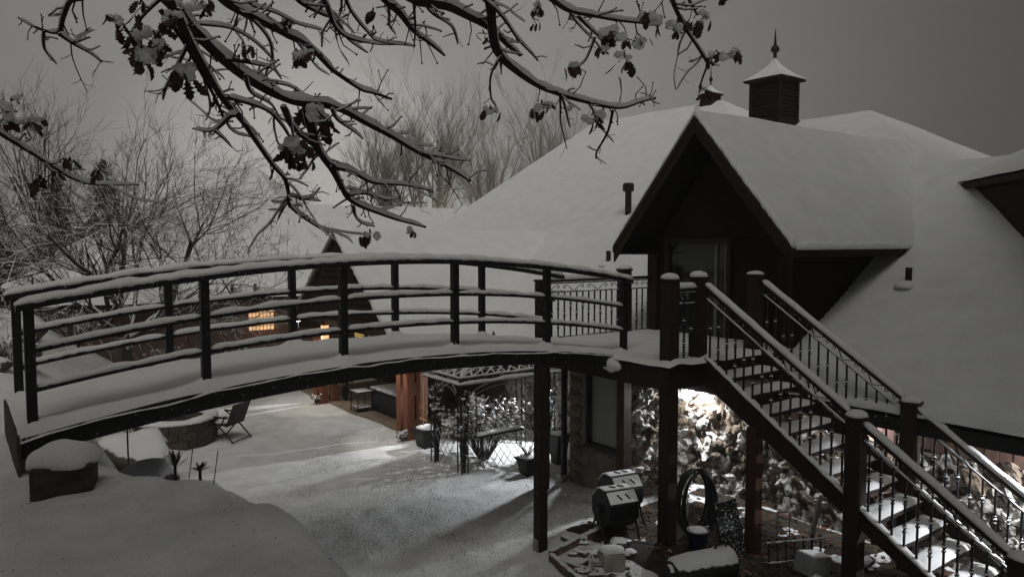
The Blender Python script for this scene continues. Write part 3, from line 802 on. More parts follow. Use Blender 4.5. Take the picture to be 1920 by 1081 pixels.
for N in (0.0, BW):
    for p in range(6):
        t = p*BS
        if p == 5 and N > 0: continue
        b = MB(); b.box(t-0.034, t+0.034, N-0.034, N+0.034, dz(t)-0.15, dz(t)+RH); b.build("post", 'blackrail', bridge)
    b = MB(); b.sweep(arc(T0, 6.26, N, RH+0.02), rect(0.13, 0.045)); tr = b.build("top_rail", 'blackrail', bridge)
    b = MB(); b.snowstrip(arc(T0-0.005, 6.28, N, RH+0.04), 0.138, 0.056, seed=N*7+1, step=0.04, rough=0.42); b.build("snow", 'snow', tr, smooth=True)
    for hgt in (0.535, 0.245):
        for p in range(5):
            pts = arc(p*BS+0.034, (p+1)*BS-0.034, N-0.0, hgt)
            b = MB(); b.sweep(pts, rect(0.05, 0.032)); mr_ = b.build("mid_rail", 'blackrail', bridge)
            b = MB(); b.snowstrip([q + V((0, 0, 0.013)) for q in pts], 0.060, 0.040, seed=p*3+hgt*9+N, step=0.04, rough=0.5); b.build("snow", 'snow', mr_, smooth=True)

# ------------------------------------------------------------------ landing and stairs
LZ = 2.112
NS = 0.155
landing = thing("landing", "dark brown timber landing with iron balusters between footbridge and gabled dormer", "deck", (6.8, 0.3, 1.85))
b = MB(); b.box(5.86, 5.92, -0.98, 1.55, 1.80, 2.03); b.box(5.922, 8.15, -0.98, -0.92, 1.80, 2.03); b.box(5.922, 8.15, 1.49, 1.55, 1.80, 2.03); b.box(6.6, 6.66, -0.918, 1.488, 1.82, 2.0); b.box(7.3, 7.36, -0.918, 1.488, 1.82, 2.0)
b.build("rim_beam", 'brown', landing)
for k in range(17):
    b = MB(); b.box(5.88+k*0.134, 5.88+k*0.134+0.128, -0.99, 1.56, 2.032, 2.066); b.build("deck_board", 'brown', landing)
vs, fs = [], []; na, nn = 56, 60
for i in range(na+1):
    for j in range(nn+1):
        U = 5.82 + 2.36*i/na; N = -1.03 + 2.62*j/nn
        e = min(i, j, nn-j); z = LZ - (0.05 if e < 0.5 else 0.012 if e < 1.5 else 0) + 0.012*noise.noise(V((U*2, N*2, 5))) + 0.05*math.exp(-(((U-6.62)/0.12)**2+((N+0.93)/0.12)**2)) + 0.05*math.exp(-(((U-6.0)/0.14)**2+((N+0.95)/0.14)**2))
        vs.append((U, N, z))
for i in range(na):
    for j in range(nn): fs.append((i*(nn+1)+j, (i+1)*(nn+1)+j, (i+1)*(nn+1)+j+1, i*(nn+1)+j+1))
b = MB(); b.add(vs, fs); b.build("deck_snow", 'snow', landing, smooth=True)
b = MB(); b.ico((5.84, -0.13, 1.99), 0.12, sub=3, amp=0.35, freq=1.4, seed=4, squash=(0.7, 1, 0.75)); b.build("snow_clump", 'snow', landing, smooth=True)

def newel(parent, U, N, z0, ztop, sh=0.075, seed=0.0, name="newel_post"):
    h = NS/2
    b = MB(); b.box(U-h, U+h, N-h, N+h, z0, ztop-0.03); p = b.build(name, 'brown', parent, bevel=0.006)
    b = MB(); b.box(U-h-0.012, U+h+0.012, N-h-0.012, N+h+0.012, ztop-0.028, ztop); b.build("post_cap", 'brown', p)
    if sh:
        b = MB(); b.dome((U, N, ztop-0.003), h+0.016, h+0.016, sh, seed=seed, power=3.2); b.build("snow_cap", 'snow', p, smooth=True)
    return p
newel(landing, 5.97, -0.90, -0.3, 3.04, 0.07, 1.0)
newel(landing, 6.50, -0.87, 1.82, 3.05, 0.07, 2.0)
newel(landing, 7.60, -0.87, 1.82, 3.05, 0.045, 3.0)
newel(landing, 7.63, 1.43, -0.1, 3.05, 0.06, 4.0)
newel(landing, 6.10, 1.50, -0.1, 2.93, 0.0, 5.0)
b = MB(); b.box(6.42, 6.555, 0.235, 0.37, -0.1, 1.79); b.build("support_post", 'redwood', landing, bevel=0.006)
b = MB(); b.box(4.68, 4.795, -0.19, -0.075, -0.1, dz(4.73)-0.222); sp_ = b.build("support_post", 'brown', bridge, bevel=0.005)
b = MB(); b.box(4.66, 4.678, -0.17, -0.095, 0.0, 0.14); b.tube([(4.655, -0.13, 0.10), (4.67, -0.13, 0.10)], 0.014, 6); b.build("anchor_bracket", 'steel', sp_)

# baluster meshes: square bar with one or two knuckles
def bal_mesh(h, knots):
    b = MB(); b.box(-0.0085, 0.0085, -0.0085, 0.0085, 0, h)
    for kz in knots:
        r = 0.026
        b.add([(r,0,kz),(0,r,kz),(-r,0,kz),(0,-r,kz),(0,0,kz+0.024),(0,0,kz-0.036)], [(0,1,4),(1,2,4),(2,3,4),(3,0,4),(1,0,5),(2,1,5),(3,2,5),(0,3,5)])
        b.box(-0.015, 0.015, -0.015, 0.015, kz-0.05, kz-0.036); b.box(-0.015, 0.015, -0.015, 0.015, kz+0.018, kz+0.03)
    me = b.mesh("baluster"); me.materials.append(M['iron']); return me
BAL = [bal_mesh(0.66, (0.36,)), bal_mesh(0.66, (0.20, 0.46)), bal_mesh(0.66, ())]
def scroll_mesh(L):
    """one S of scrollwork lying along +X, height about 0.11"""
    b = MB()
    for sgn, x0 in ((1, 0.0), (-1, L)):
        pts = [V((x0, 0, 0.008))]
        for k in range(1, 8): pts.append(V((x0 + sgn*(L*0.36)*k/7, 0, 0.008 + 0.085*math.sin(k/7*math.pi*0.5)**1.4)))
        cx, cz = x0 + sgn*L*0.36, 0.065
        for k in range(14):
            a = math.pi/2 - k*0.45; r = 0.030*(1-k/17)
            pts.append(V((cx + sgn*r*math.cos(a), 0, cz + r*math.sin(a))))
        b.tube(pts, 0.0062, 5)
    me = b.mesh("scroll", smooth=False); me.materials.append(M['iron']); return me
SCR = scroll_mesh(0.42)

def iron_panel(parent, A, B, hand=0.0, snowy=True, wood=False, seed=0, nb=None, hh=None):
    """railing between two posts: A and B are ends of the line where balusters stand (bottom); hh = bar height"""
    A, B = V(A), V(B); d = B-A; L = math.hypot(d.x, d.y); slope = math.atan2(d.z, L); az = math.atan2(d.y, d.x)
    hh = hh or 0.82
    nb = nb or max(2, int(round(L/0.118)))
    for i in range(nb):
        t = (i+0.5)/nb; p = A + d*t
        place("baluster", BAL[(0, 1)[i % 2]], parent, p, (0, 0, az))
    for nm, h0 in (("lower_bar", 0.66),):
        b = MB(); b.tube([A + V((0,0,h0)), B + V((0,0,h0))], 0.011, 5); b.build(nm, 'iron', parent)
    b = MB(); b.tube([A + V((0,0,hh-0.035)), B + V((0,0,hh-0.035))], 0.011, 5); b.build("upper_bar", 'iron', parent)
    if abs(slope) < 0.05:
        b = MB(); b.tube([A + V((0,0,0.03)), B + V((0,0,0.03))], 0.010, 5); b.build("bottom_bar", 'iron', parent)
    ns = max(1, int(round(d.length/0.44)))
    for i in range(ns):
        p = A + d*(i/ns) + V((0, 0, 0.667))
        place("scroll", SCR, parent, p, Matrix(((math.cos(az), -math.sin(az), 0), (math.sin(az), math.cos(az), 0), (0, 0, 1))).to_euler() if slope == 0 else (Matrix.Rotation(az, 3, 'Z') @ Matrix.Rotation(-slope, 3, 'Y')).to_euler(), (d.length/ns/0.42, 1, 0.95))
    b = MB(); b.sweep([A + V((0,0,hh)), B + V((0,0,hh))], rect(0.055, 0.04)); hr = b.build("handrail", 'brown', parent)
    if snowy:
        b = MB(); b.snowstrip([A + V((0,0,hh+0.016)), B + V((0,0,hh+0.016))], 0.072, 0.062, seed=seed, step=0.04, rough=0.16); b.build("snow", 'snow', hr, smooth=True)
        b = MB(); b.snowstrip([A + V((0,0,0.668)) + d*0.01, A + V((0,0,0.668)) + d*0.4], 0.018, 0.014, seed=seed+4, step=0.03, rough=0.6); b.build("snow", 'snow', hr, smooth=True)
h2 = NS/2
iron_panel(landing, (6.10+h2, 1.46, LZ-0.02), (7.63-h2, 1.44, LZ-0.02), seed=1)
iron_panel(landing, (7.63+h2, 1.42, LZ-0.02), (8.19, 1.42, LZ-0.02), seed=2, snowy=False)
iron_panel(landing, (5.97+h2, -0.89, LZ-0.02), (6.50-h2, -0.88, LZ-0.02), seed=3)

stairs = thing("staircase", "snowy timber staircase with dark brown newel posts descending from landing to the right", "stairs", (7.05, -2.6, 0.0))
ST = 0.66
def nz(N): return LZ + ST*(N + 0.95)
RIS, GO = 0.1625, 0.2462
for U in (6.50, 7.60):
    y0, y1 = -0.985, -4.15
    b = MB(); b.prism([V((U-0.032, y0, nz(y0)+0.03)), V((U-0.032, y1, nz(y1)+0.03)), V((U-0.032, y1-0.05, max(-0.1, nz(y1)-0.27))), V((U-0.032, y0, nz(y0)-0.27))], (0.064, 0, 0))
    sg = b.build("stringer", 'brown', stairs)
    b = MB(); b.snowstrip([(U, y0-0.01, nz(y0)+0.032), (U, y1+0.05, nz(y1+0.05)+0.032)], 0.085, 0.035, seed=U, step=0.05, rough=0.3, side=(1, 0, 0)); b.build("snow", 'snow', sg, smooth=True)
for i in range(1, 13):
    z = LZ - 0.05 - RIS*i; N1 = -0.985 - GO*(i-1); N0 = N1 - 0.262
    b = MB(); b.box(6.534, 7.566, N0, N1, z-0.045, z); td = b.build("tread", 'brown', stairs)
    vs, fs = [], []
    for a in range(23):
        for c in range(9):
            uu = 6.536 + 1.028*a/22; nn_ = N0-0.006 + 0.262*c/8
            e = min(c, 8-c, (a, 22-a)[a > 11]); zz = z + (0.0 if e < 0.5 else 0.034 if e < 1.5 else 0.046) + 0.010*noise.noise(V((uu*4, nn_*4, i)))
            vs.append((uu, nn_, zz))
    for a in range(22):
        for c in range(8): fs.append((a*9+c, (a+1)*9+c, (a+1)*9+c+1, a*9+c+1))
    b = MB(); b.add(vs, fs); b.build("snow", 'snow', td, smooth=True)
for U, s0 in ((6.50, 10.0), (7.60, 20.0)):
    newel(stairs, U, -2.80, -0.1, 1.775, 0.065, s0)
    newel(stairs, U, -4.22, -0.1, 0.86, 0.06, s0+1)
    for a, c, sd in ((-0.87-h2-0.04, -2.80+h2, s0+2), (-2.80-h2, -4.22+h2, s0+3)):
        iron_panel(stairs, (U, a, nz(a)+0.05), (U, c, nz(c)+0.05), seed=sd, hh=0.80)
b = MB(); b.box(6.435, 6.565, -1.73, -1.60, -0.1, nz(-1.66)-0.20); b.build("support_post", 'redwood', stairs, bevel=0.005)

# ------------------------------------------------------------------ iron gazebo
gz = thing("garden_gazebo", "wrought iron garden gazebo with snowy lattice roof under the footbridge", "gazebo", (6.42, 3.11, 0.0))
gx0, gx1, gy0, gy1, ge, ga = 5.52, 7.32, 2.67, 3.55, 1.36, 1.88
for (cx, cy, sx, sy) in ((gx0, gy0, 1, 1), (gx1, gy0, -1, 1), (gx0, gy1, 1, -1), (gx1, gy1, -1, -1)):
    b = MB()
    for (du, dn) in ((0, 0), (0.11*sx, 0), (0, 0.11*sy)):
        b.tube([(cx+du, cy+dn, 0), (cx+du, cy+dn, ge)], 0.011, 5)
    for k in range(9):
        z = 0.1 + k*0.15
        b.tube([(cx+0.11*sx, cy, z), (cx, cy, z+0.07), (cx, cy+0.11*sy, z)], 0.005, 4)
    b.build("corner_post", 'iron', gz)
def arch(b, p, q, z0, z1, r=0.010):
    pts = []
    for k in range(15):
        t = k/14; a = math.pi*(1-t); m = (V(p)+V(q))/2; d = (V(q)-V(p))/2
        pts.append(m + d*(-math.cos(math.pi*t))*1.0 + V((0, 0, z0 + (z1-z0)*math.sin(math.pi*t)**0.8)))
    b.tube(pts, r, 5)
for p, q in (((gx0+.11, gy0, 0), (gx1-.11, gy0, 0)), ((gx0, gy0+.11, 0), (gx0, gy1-.11, 0)), ((gx0+.11, gy1, 0), (gx1-.11, gy1, 0)), ((gx1, gy0+.11, 0), (gx1, gy1-.11, 0))):
    b = MB(); arch(b, p, q, 1.05, 1.36); arch(b, p, q, 0.98, 1.28, 0.006); b.build("arch", 'iron', gz)
for A_, B_ in (((gx0-.08, gy0-.08), (gx1+.08, gy0-.08)), ((gx1+.08, gy0-.08), (gx1+.08, gy1+.08)), ((gx1+.08, gy1+.08), (gx0-.08, gy1+.08)), ((gx0-.08, gy1+.08), (gx0-.08, gy0-.08))):
    b = MB(); b.tube([(*A_, ge), (*B_, ge)], 0.016, 5); b.tube([(*A_, ge+0.10), (*B_, ge+0.10)], 0.010, 5); eb = b.build("eave_bar", 'iron', gz)
    b = MB(); b.snowstrip([(*A_, ge+0.010), (*B_, ge+0.010)], 0.06, 0.045, seed=A_[0], step=0.05, rough=0.5); b.snowstrip([(*A_, ge+0.108), (*B_, ge+0.108)], 0.03, 0.025, seed=A_[1], step=0.05, rough=0.5); b.build("snow", 'snow', eb, smooth=True)
    b = MB(); L_ = (V((*B_, 0))-V((*A_, 0))).length; ns = int(L_/0.14)
    for k in range(ns):
        c = V((*A_, ge+0.05)).lerp(V((*B_, ge+0.05)), (k+0.5)/ns); d_ = (V((*B_, 0))-V((*A_, 0))).normalized()
        b.tube([c + d_*0.05*math.cos(a) + V((0, 0, 0.04*math.sin(a))) for a in [math.pi*j/8 for j in range(9)]], 0.006, 4)
    b.build("eave_scrollwork", 'iron', gz)
AP = V((6.42, 3.11, ga))
for A_, B_ in (((gx0-.08, gy0-.08), (gx1+.08, gy0-.08)), ((gx1+.08, gy0-.08), (gx1+.08, gy1+.08)), ((gx1+.08, gy1+.08), (gx0-.08, gy1+.08)), ((gx0-.08, gy1+.08), (gx0-.08, gy0-.08))):
    a, c = V((*A_, ge+0.1)), V((*B_, ge+0.1)); mid = (a+c)/2
    b = MB(); sn = MB()
    b.tube([a, a.lerp(AP, .9)], 0.014, 5); sn.snowstrip([a + V((0,0,.01)), a.lerp(AP, .9) + V((0,0,.01))], 0.05, 0.03, seed=a.x, step=0.05, rough=0.5)
    n_ = 9 if (c-a).length > 1.4 else 5
    def up(s, t): return a.lerp(c, s).lerp(AP, t)
    for k in range(n_):
        s0_, s1_ = k/n_, (k+1)/n_
        for (p_, q_) in ((up(s0_, 0), up(s1_, 0.28)), (up(s1_, 0), up(s0_, 0.28)), (up(s0_, 0.28), up(s1_, 0.56)), (up(s1_, 0.28), up(s0_, 0.56))):
            b.tube([p_, q_], 0.007, 4); sn.snowstrip([p_ + V((0,0,.004)), q_ + V((0,0,.004))], 0.026, 0.020, seed=k, step=0.05, rough=0.5)
    for t in (0.28, 0.56):
        b.tube([up(0, t), up(1, t)], 0.009, 4); sn.snowstrip([up(0, t) + V((0,0,.006)), up(1, t) + V((0,0,.006))], 0.03, 0.02, seed=t, step=0.05, rough=0.5)
    for k in range(7): b.tube([up(k/6, 0.56), up(k/6, 0.93)], 0.006, 4)
    rp = b.build("roof_panel", 'iron', gz); sn.build("snow", 'snow', rp, smooth=True)
b = MB(); b.tube([AP - V((0,0,.08)), AP - V((0,0,0.02)), AP + V((0,0,.06)), AP + V((0,0,.10)), AP + V((0,0,.16))], [0.12, 0.13, 0.10, 0.03, 0.005], 10); fn = b.build("finial", 'iron', gz)
b = MB()
for k in range(16):
    a = 2*math.pi*k/16; d = V((math.cos(a), math.sin(a), 0))
    b.tube([AP + V((0,0,.05)) + d*0.05, AP + d*0.12 + V((0,0,.0)), AP + d*0.20 - V((0,0,.12))], 0.009, 5)
b.build("snowy_spokes", 'snow', fn, smooth=True)
# wire lattice on the lower sides
for (p, q, z0, z1) in (((gx0, gy0), (gx1, gy0), 0.02, 0.50), ((gx0, gy0), (gx0, gy1), 0.02, 0.62)):
    b = MB(); p3, q3 = V((*p, 0)), V((*q, 0)); L = (q3-p3).length; n_ = int(L/0.13)
    for k in range(-5, n_+5):
        for sg_ in (1, -1):
            xa, xb = k*0.13, k*0.13 + sg_*(z1-z0)*0.75; t0_, t1_ = 0.0, 1.0
            if xa < 0 or xa > L or xb < 0 or xb > L: continue
            b.tube([p3.lerp(q3, xa/L) + V((0,0,z0)), p3.lerp(q3, xb/L) + V((0,0,z1))], 0.0042, 4)
    b.build("lattice_panel", 'iron', gz)
b = MB(); b.box(5.78, 6.65, gy0-0.06, gy0+0.05, 0.52, 0.55); sw = b.build("trellis_shelf", 'iron', gz)
b = MB(); b.snowstrip([(5.78, gy0, 0.55), (6.65, gy0, 0.55)], 0.12, 0.045, seed=5); b.build("snow", 'snow', sw, smooth=True)
b = MB(); b.tube([(5.78, gy0, 0.53), (5.78, gy0, 1.2)], 0.009, 5); b.tube([(6.65, gy0, 0.53), (6.65, gy0, 1.2)], 0.009, 5); b.build("trellis_frame", 'iron', gz)

# ------------------------------------------------------------------ plants around the gazebo
def twig_bush(name, label, base, r, h, n, seed, material='twig', local=True, cat="bush", group=None, leafy=0, snowy=0):
    rg = random.Random(seed); t = thing(name, label, cat, base, local, group); b = MB()
    o = V(base); tips = []
    for k in range(n):
        a = rg.uniform(0, 2*math.pi); d = V((math.cos(a), math.sin(a), 0)); rr_ = r*rg.uniform(0.3, 1.0); hh = h*rg.uniform(0.55, 1.0)
        p0 = o + d*r*0.12; p1 = o + d*rr_*0.45 + V((0, 0, hh*0.5)); p2 = o + d*rr_ + V((rg.uniform(-.1, .1)*r, rg.uniform(-.1, .1)*r, hh))
        rad = 0.010*rg.uniform(0.7, 1.3)*h**0.5
        b.tube([p0, p1, p2], [rad, rad*0.7, rad*0.3], 4); tips.append(p2)
        for q in range(4):
            s = rg.uniform(0.3, 0.95); pp = p1.lerp(p2, s); e = pp + V((rg.uniform(-1, 1), rg.uniform(-1, 1), rg.uniform(0.1, 1)))*r*0.35
            b.tube([pp, e], [rad*0.5, rad*0.25], 3); tips.append(e)
    b.build("stem", material, t)
    if leafy:
        lb = MB()
        for k in range(leafy):
            p = rg.choice(tips) + V((rg.gauss(0, 1), rg.gauss(0, 1), rg.gauss(0, 1)))*r*0.10
            s = rg.uniform(0.02, 0.035); m_ = Matrix.Rotation(rg.uniform(0, 6.3), 3, 'Z') @ Matrix.Rotation(rg.uniform(-1.2, 1.2), 3, 'X')
            lb.add([p + m_ @ V(q) for q in ((-s, 0, 0), (0, -s*.6, s*.2), (s, 0, 0), (0, s*.6, s*.2))], [(0, 1, 2, 3)])
        lo = lb.build("foliage", 'leaf', t); lo["kind"] = "stuff"
    if snowy:
        sb = MB()
        for k in range(snowy):
            p = rg.choice(tips); sb.ico(p, rg.uniform(0.015, 0.034), sub=1, amp=0.4, seed=k, squash=(1.2, 1.2, 0.8))
        so = sb.build("snow", 'snow', t, smooth=True); so["kind"] = "stuff"
    return t
twig_bush("rose_bush", "bare rose bush loaded with snow inside the iron gazebo", (6.25, 3.15, 0.0), 0.62, 0.85, 60, 4, leafy=700, snowy=520)
twig_bush("climbing_vine", "dry vine climbing the left iron post of the gazebo", (5.60, 3.50, 0.0), 0.13, 1.3, 22, 6, leafy=140, snowy=60, cat="vine")
twig_bush("climbing_vine", "dry vine climbing the front iron corner post of the gazebo", (5.60, 2.74, 0.0), 0.14, 1.25, 24, 8, leafy=160, snowy=60, cat="vine")
twig_bush("climbing_vine", "dry vine climbing the gazebo post beside the stone bay", (7.22, 2.74, 0.0), 0.14, 1.3, 22, 9, leafy=120, snowy=70, cat="vine")
for nm, lab, (U, N), s, h, pl in (("planter_box", "black square planter box with snow on top beside the patio post", (5.90, 4.30), 0.19, 0.32, 0), ("flower_pot", "dark pot with snowy twigs in front of the gazebo", (6.35, 2.14), 0.13, 0.24, 1), ("flower_pot", "tall dark pot with round snow cap between gazebo and stone bay", (7.05, 2.25), 0.12, 0.46, 0)):
    t = thing(nm, lab, "planter", (U, N, 0.0))
    b = MB(); b.add([(U+sx*s*(0.72 if z == 0 else 1), N+sy*s*(0.72 if z == 0 else 1), z*h) for z in (0, 1) for sx, sy in ((-1,-1),(1,-1),(1,1),(-1,1))], [(3,2,1,0),(4,5,6,7),(0,1,5,4),(1,2,6,5),(2,3,7,6),(3,0,4,7)]); b.build("pot", 'plastic', t, bevel=0.012)
    b = MB(); b.box(U-s-.012, U+s+.012, N-s-.012, N+s+.012, h-0.03, h+0.006); b.build("rim", 'plastic', t)
    b = MB(); b.dome((U, N, h+0.004), s*0.98, s*0.98, 0.045, seed=U); b.build("snow_cap", 'snow', t, smooth=True)
    if pl:
        rg = random.Random(2); b = MB()
        for k in range(18):
            a = rg.uniform(0, 6.3); b.tube([(U, N, h), (U+.1*math.cos(a), N+.1*math.sin(a), h+.15), (U+.2*math.cos(a), N+.2*math.sin(a), h+rg.uniform(.2, .4))], [.007, .005, .002], 4)
        b.build("twigs", 'twig', t)
    if nm == "planter_box":
        b = MB(); b.tube([(U-.05, N+.05, h), (U-.05, N+.05, 1.5)], 0.008, 5); b.build("pole", 'steel', t)
        b = MB(); b.tube([(U-.05 + .07*math.cos(a), N+.05 + .07*math.sin(a), 0.42 + .35*a/12) for a in [k*0.5 for k in range(25)]], 0.004, 4); b.build("cord", 'cord', t)

# ------------------------------------------------------------------ patio things
t = thing("hot_tub", "black covered hot tub with thin snow on the patio between cedar posts", "hot tub", (6.75, 6.6, 0.05))
b = MB(); b.box(6.3, 7.2, 6.0, 7.2, 0.05, 0.46); b.build("cabinet", 'plastic', t, bevel=0.03)
b = MB(); b.box(6.27, 7.23, 5.97, 7.23, 0.462, 0.54); b.build("cover", 'plasticsnow', t, bevel=0.03)
t = thing("side_table", "small black metal table with dusted top at the patio edge", "table", (6.1, 7.25, 0.05))
b = MB(); b.box(5.93, 6.27, 7.06, 7.44, 0.44, 0.47); b.build("top", 'plasticsnow', t)
b = MB(); b.box(5.95, 6.25, 7.08, 7.42, 0.13, 0.15); b.build("shelf", 'plasticsnow', t)
for du in (-.15, .15):
    for dn in (-.16, .16):
        b = MB(); b.tube([(6.1+du, 7.25+dn, 0.05), (6.1+du, 7.25+dn, 0.44)], 0.012, 5); b.build("leg", 'plastic', t)
twig_bush("potted_shrub", "small dark leafy shrub beside the far cedar posts", (6.25, 8.35, 0.05), 0.22, 0.75, 26, 21, leafy=260, cat="shrub")
twig_bush("ground_plant", "low snowy plant at the foot of the far cedar posts", (5.72, 8.62, 0.0), 0.14, 0.2, 18, 22, leafy=60, snowy=30, cat="plant")
twig_bush("ground_plant", "low snowy plant at the foot of the near cedar posts", (5.72, 4.85, 0.0), 0.12, 0.18, 16, 23, leafy=50, snowy=30, cat="plant")
t = thing("garden_lounger", "reclining garden chair with snowy frame behind the gazebo", "chair", (6.6, 4.35, 0.0))
b = MB()
for dn in (0, 0.45): b.tube([(6.3, 4.2+dn, 0.28), (6.75, 4.2+dn, 0.34), (7.0, 4.2+dn, 0.62), (7.1, 4.2+dn, 0.72)], 0.02, 6)
b.build("frame", 'plasticsnow', t)
b = MB(); b.prism([V((6.3,4.22,.285)), V((6.75,4.22,.345)), V((7.05,4.22,.68)), V((7.05,4.22,.66)), V((6.75,4.22,.325)), V((6.3,4.22,.265))], (0, .41, 0)); b.build("sling", 'plasticsnow', t)
for u_ in (6.35, 6.8):
    for dn in (0.01, 0.44):
        b = MB(); b.tube([(u_, 4.2+dn, 0.0), (u_+0.03, 4.2+dn, 0.32)], 0.014, 5); b.build("leg", 'plastic', t)

# folding chair on the lawn
c0 = V((-4.95, 12.9, ground_z(-4.95, 12.9)))
t = thing("folding_chair", "dark folding lawn chair standing alone on the snow beside the fire pit", "chair", c0, local=False)
def cp(x, y, z):
    a = math.radians(-16); return c0 + V((x*math.cos(a)-y*math.sin(a), x*math.sin(a)+y*math.cos(a), z))
b = MB(); b.prism([cp(.10,-.24,.27), cp(.10,.24,.27), cp(.26,.24,.66), cp(.26,-.24,.66)], cp(0.02,0,0)-c0); b.build("backrest", 'plastic', t)
b = MB(); b.prism([cp(.12,-.24,.28), cp(.12,.24,.28), cp(-.27,.24,.31), cp(-.27,-.24,.31)], V((0,0,.02))); st_ = b.build("seat", 'plastic', t)
b = MB(); b.dome(tuple(cp(-.08,0,.318)), .2, .22, .03, seed=3); b.build("snow", 'snow', st_, smooth=True)
for s in (-.25, .25):
    b = MB(); b.tube([cp(-.26, s, 0.0), cp(.02, s, .30), cp(.10, s, .44)], 0.014, 5); b.build("leg", 'plastic', t)
    b = MB(); b.tube([cp(.26, s, 0.0), cp(-.05, s, .30), cp(-.26, s, .43)], 0.014, 5); b.build("leg", 'plastic', t)
    b = MB(); b.tube([cp(-.28, s, .44), cp(.15, s, .43)], 0.018, 5); b.build("armrest", 'plastic', t)
b = MB(); b.tube([cp(-.26,-.25,.02), cp(-.26,.25,.02)], .012, 5); b.tube([cp(.26,-.25,.02), cp(.26,.25,.02)], .012, 5); b.build("foot_bar", 'plastic', t)

# fire pit ring
fc = V((-5.85, 12.75, ground_z(-5.85, 12.75)))
t = thing("fire_pit", "round stone block fire pit with snow on its rim on the lawn", "fire pit", fc, local=False)
for row in range(3):
    nb_ = 15
    for k in range(nb_):
        a0 = 2*math.pi*(k + (0.5 if row % 2 else 0))/nb_; a1 = a0 + 2*math.pi/nb_*0.96
        z0_ = -0.04 + row*0.135; r0_, r1_ = 0.50, 0.70 + rs.uniform(-.015, .015)
        b = MB(); b.add([fc + V((r*math.cos(a), r*math.sin(a), z)) for z in (z0_, z0_+0.13) for r, a in ((r0_, a0), (r1_, a0), (r1_, a1), (r0_, a1))], [(3,2,1,0),(4,5,6,7),(0,1,5,4),(1,2,6,5),(2,3,7,6),(3,0,4,7)]); b.build("block", 'block', t)
b = MB(); b.snowstrip([fc + V((0.6*math.cos(a), 0.6*math.sin(a), 0.36)) for a in [2*math.pi*k/40 for k in range(41)]], 0.23, 0.07, seed=1, taper=False); b.build("snow", 'snow', t, smooth=True)

# stone pier by the bridge end
t = thing("stone_pier", "low square stone pier under a thick snow cap at the near bridge end", "pier", (-3.05, 5.0, 1.6), local=False)
b = MB(); rotp = Matrix.Rotation(0.42, 3, 'Z')
b.cbox((-3.06, 5.02, 1.80), (0.37, 0.34, 0.32), rotp); pb = b.build("block", 'block', t, bevel=0.02)
b = MB(); b.dome((-3.06, 5.02, 1.945), 0.20, 0.185, 0.15, seed=7, seg=28, rings=9, power=4.5, amp=0.1); b.build("snow_cap", 'snow', t, smooth=True)

# boulders and garden ornaments below the crest
def boulder(label, c, r, sq, seed):
    b = MB(); b.ico(c, r, sub=3, amp=0.45, freq=1.3, seed=seed, squash=sq); o = b.build("boulder", 'snowrock', None, smooth=True)
    tag(o, label, "boulder", "boulders below the crest")
boulder("long dark boulder just right of the stone pier", (-2.75, 5.95, 1.30), 0.30, (1.5, 0.8, 0.6), 2.0)
boulder("dark boulder in the gap under the bridge end behind the stone pier", (-3.25, 6.5, 1.34), 0.26, (1.1, 0.9, 0.6), 3.1)
boulder("snow covered boulder left of the fire pit under the bridge beam", (-5.2, 10.2, 0.5), 0.42, (1.2, 0.9, 0.75), 5.1)
boulder("small snowy boulder touching the left side of the fire pit", (-6.45, 12.4, 0.12), 0.24, (1.2, 1, 0.8), 7.3)
for k, (x, y, r, lab) in enumerate(((-7.6, 11.2, 0.35, "snowy rock on the left slope just beside the bridge end"), (-8.6, 12.3, 0.42, "larger snowy rock on the left slope farther behind the bridge end"), (-7.1, 9.9, 0.28, "small snowy rock low on the left slope near the bridge"), (-9.6, 14.2, 0.5, "snowy rock at the top of the left slope below the shrubs"))):
    b = MB(); b.ico((x, y, ground_z(x, y)+0.05), r, sub=3, amp=0.5, freq=1.3, seed=k*1.9, squash=(1.2, 1, .7)); o = b.build("boulder", 'snowrock', None, smooth=True); tag(o, lab, "boulder", "rocks on the left slope")
# pinwheel stake
g0 = V((-4.05, 7.75, ground_z(-4.05, 7.75)))
t = thing("garden_stake", "thin metal garden stake with a spoked spinner in front of the fire pit", "ornament", g0, local=False)
zt = 1.48
b = MB(); b.tube([g0, (g0.x, g0.y, zt)], 0.009, 5); b.build("stake", 'iron', t)
b = MB(); b.tube([(g0.x+.09*math.cos(a), g0.y, zt+.05+.09*math.sin(a)*.8) for a in [2*math.pi*k/16 for k in range(17)]], 0.006, 4); rg_ = b.build("ring", 'iron', t)
for k in range(6):
    a = math.pi*k/3; b = MB(); b.tube([(g0.x, g0.y, zt+.05), (g0.x+.085*math.cos(a), g0.y-.01, zt+.05+.068*math.sin(a))], .008, 4); b.build("spoke", 'iron', t)
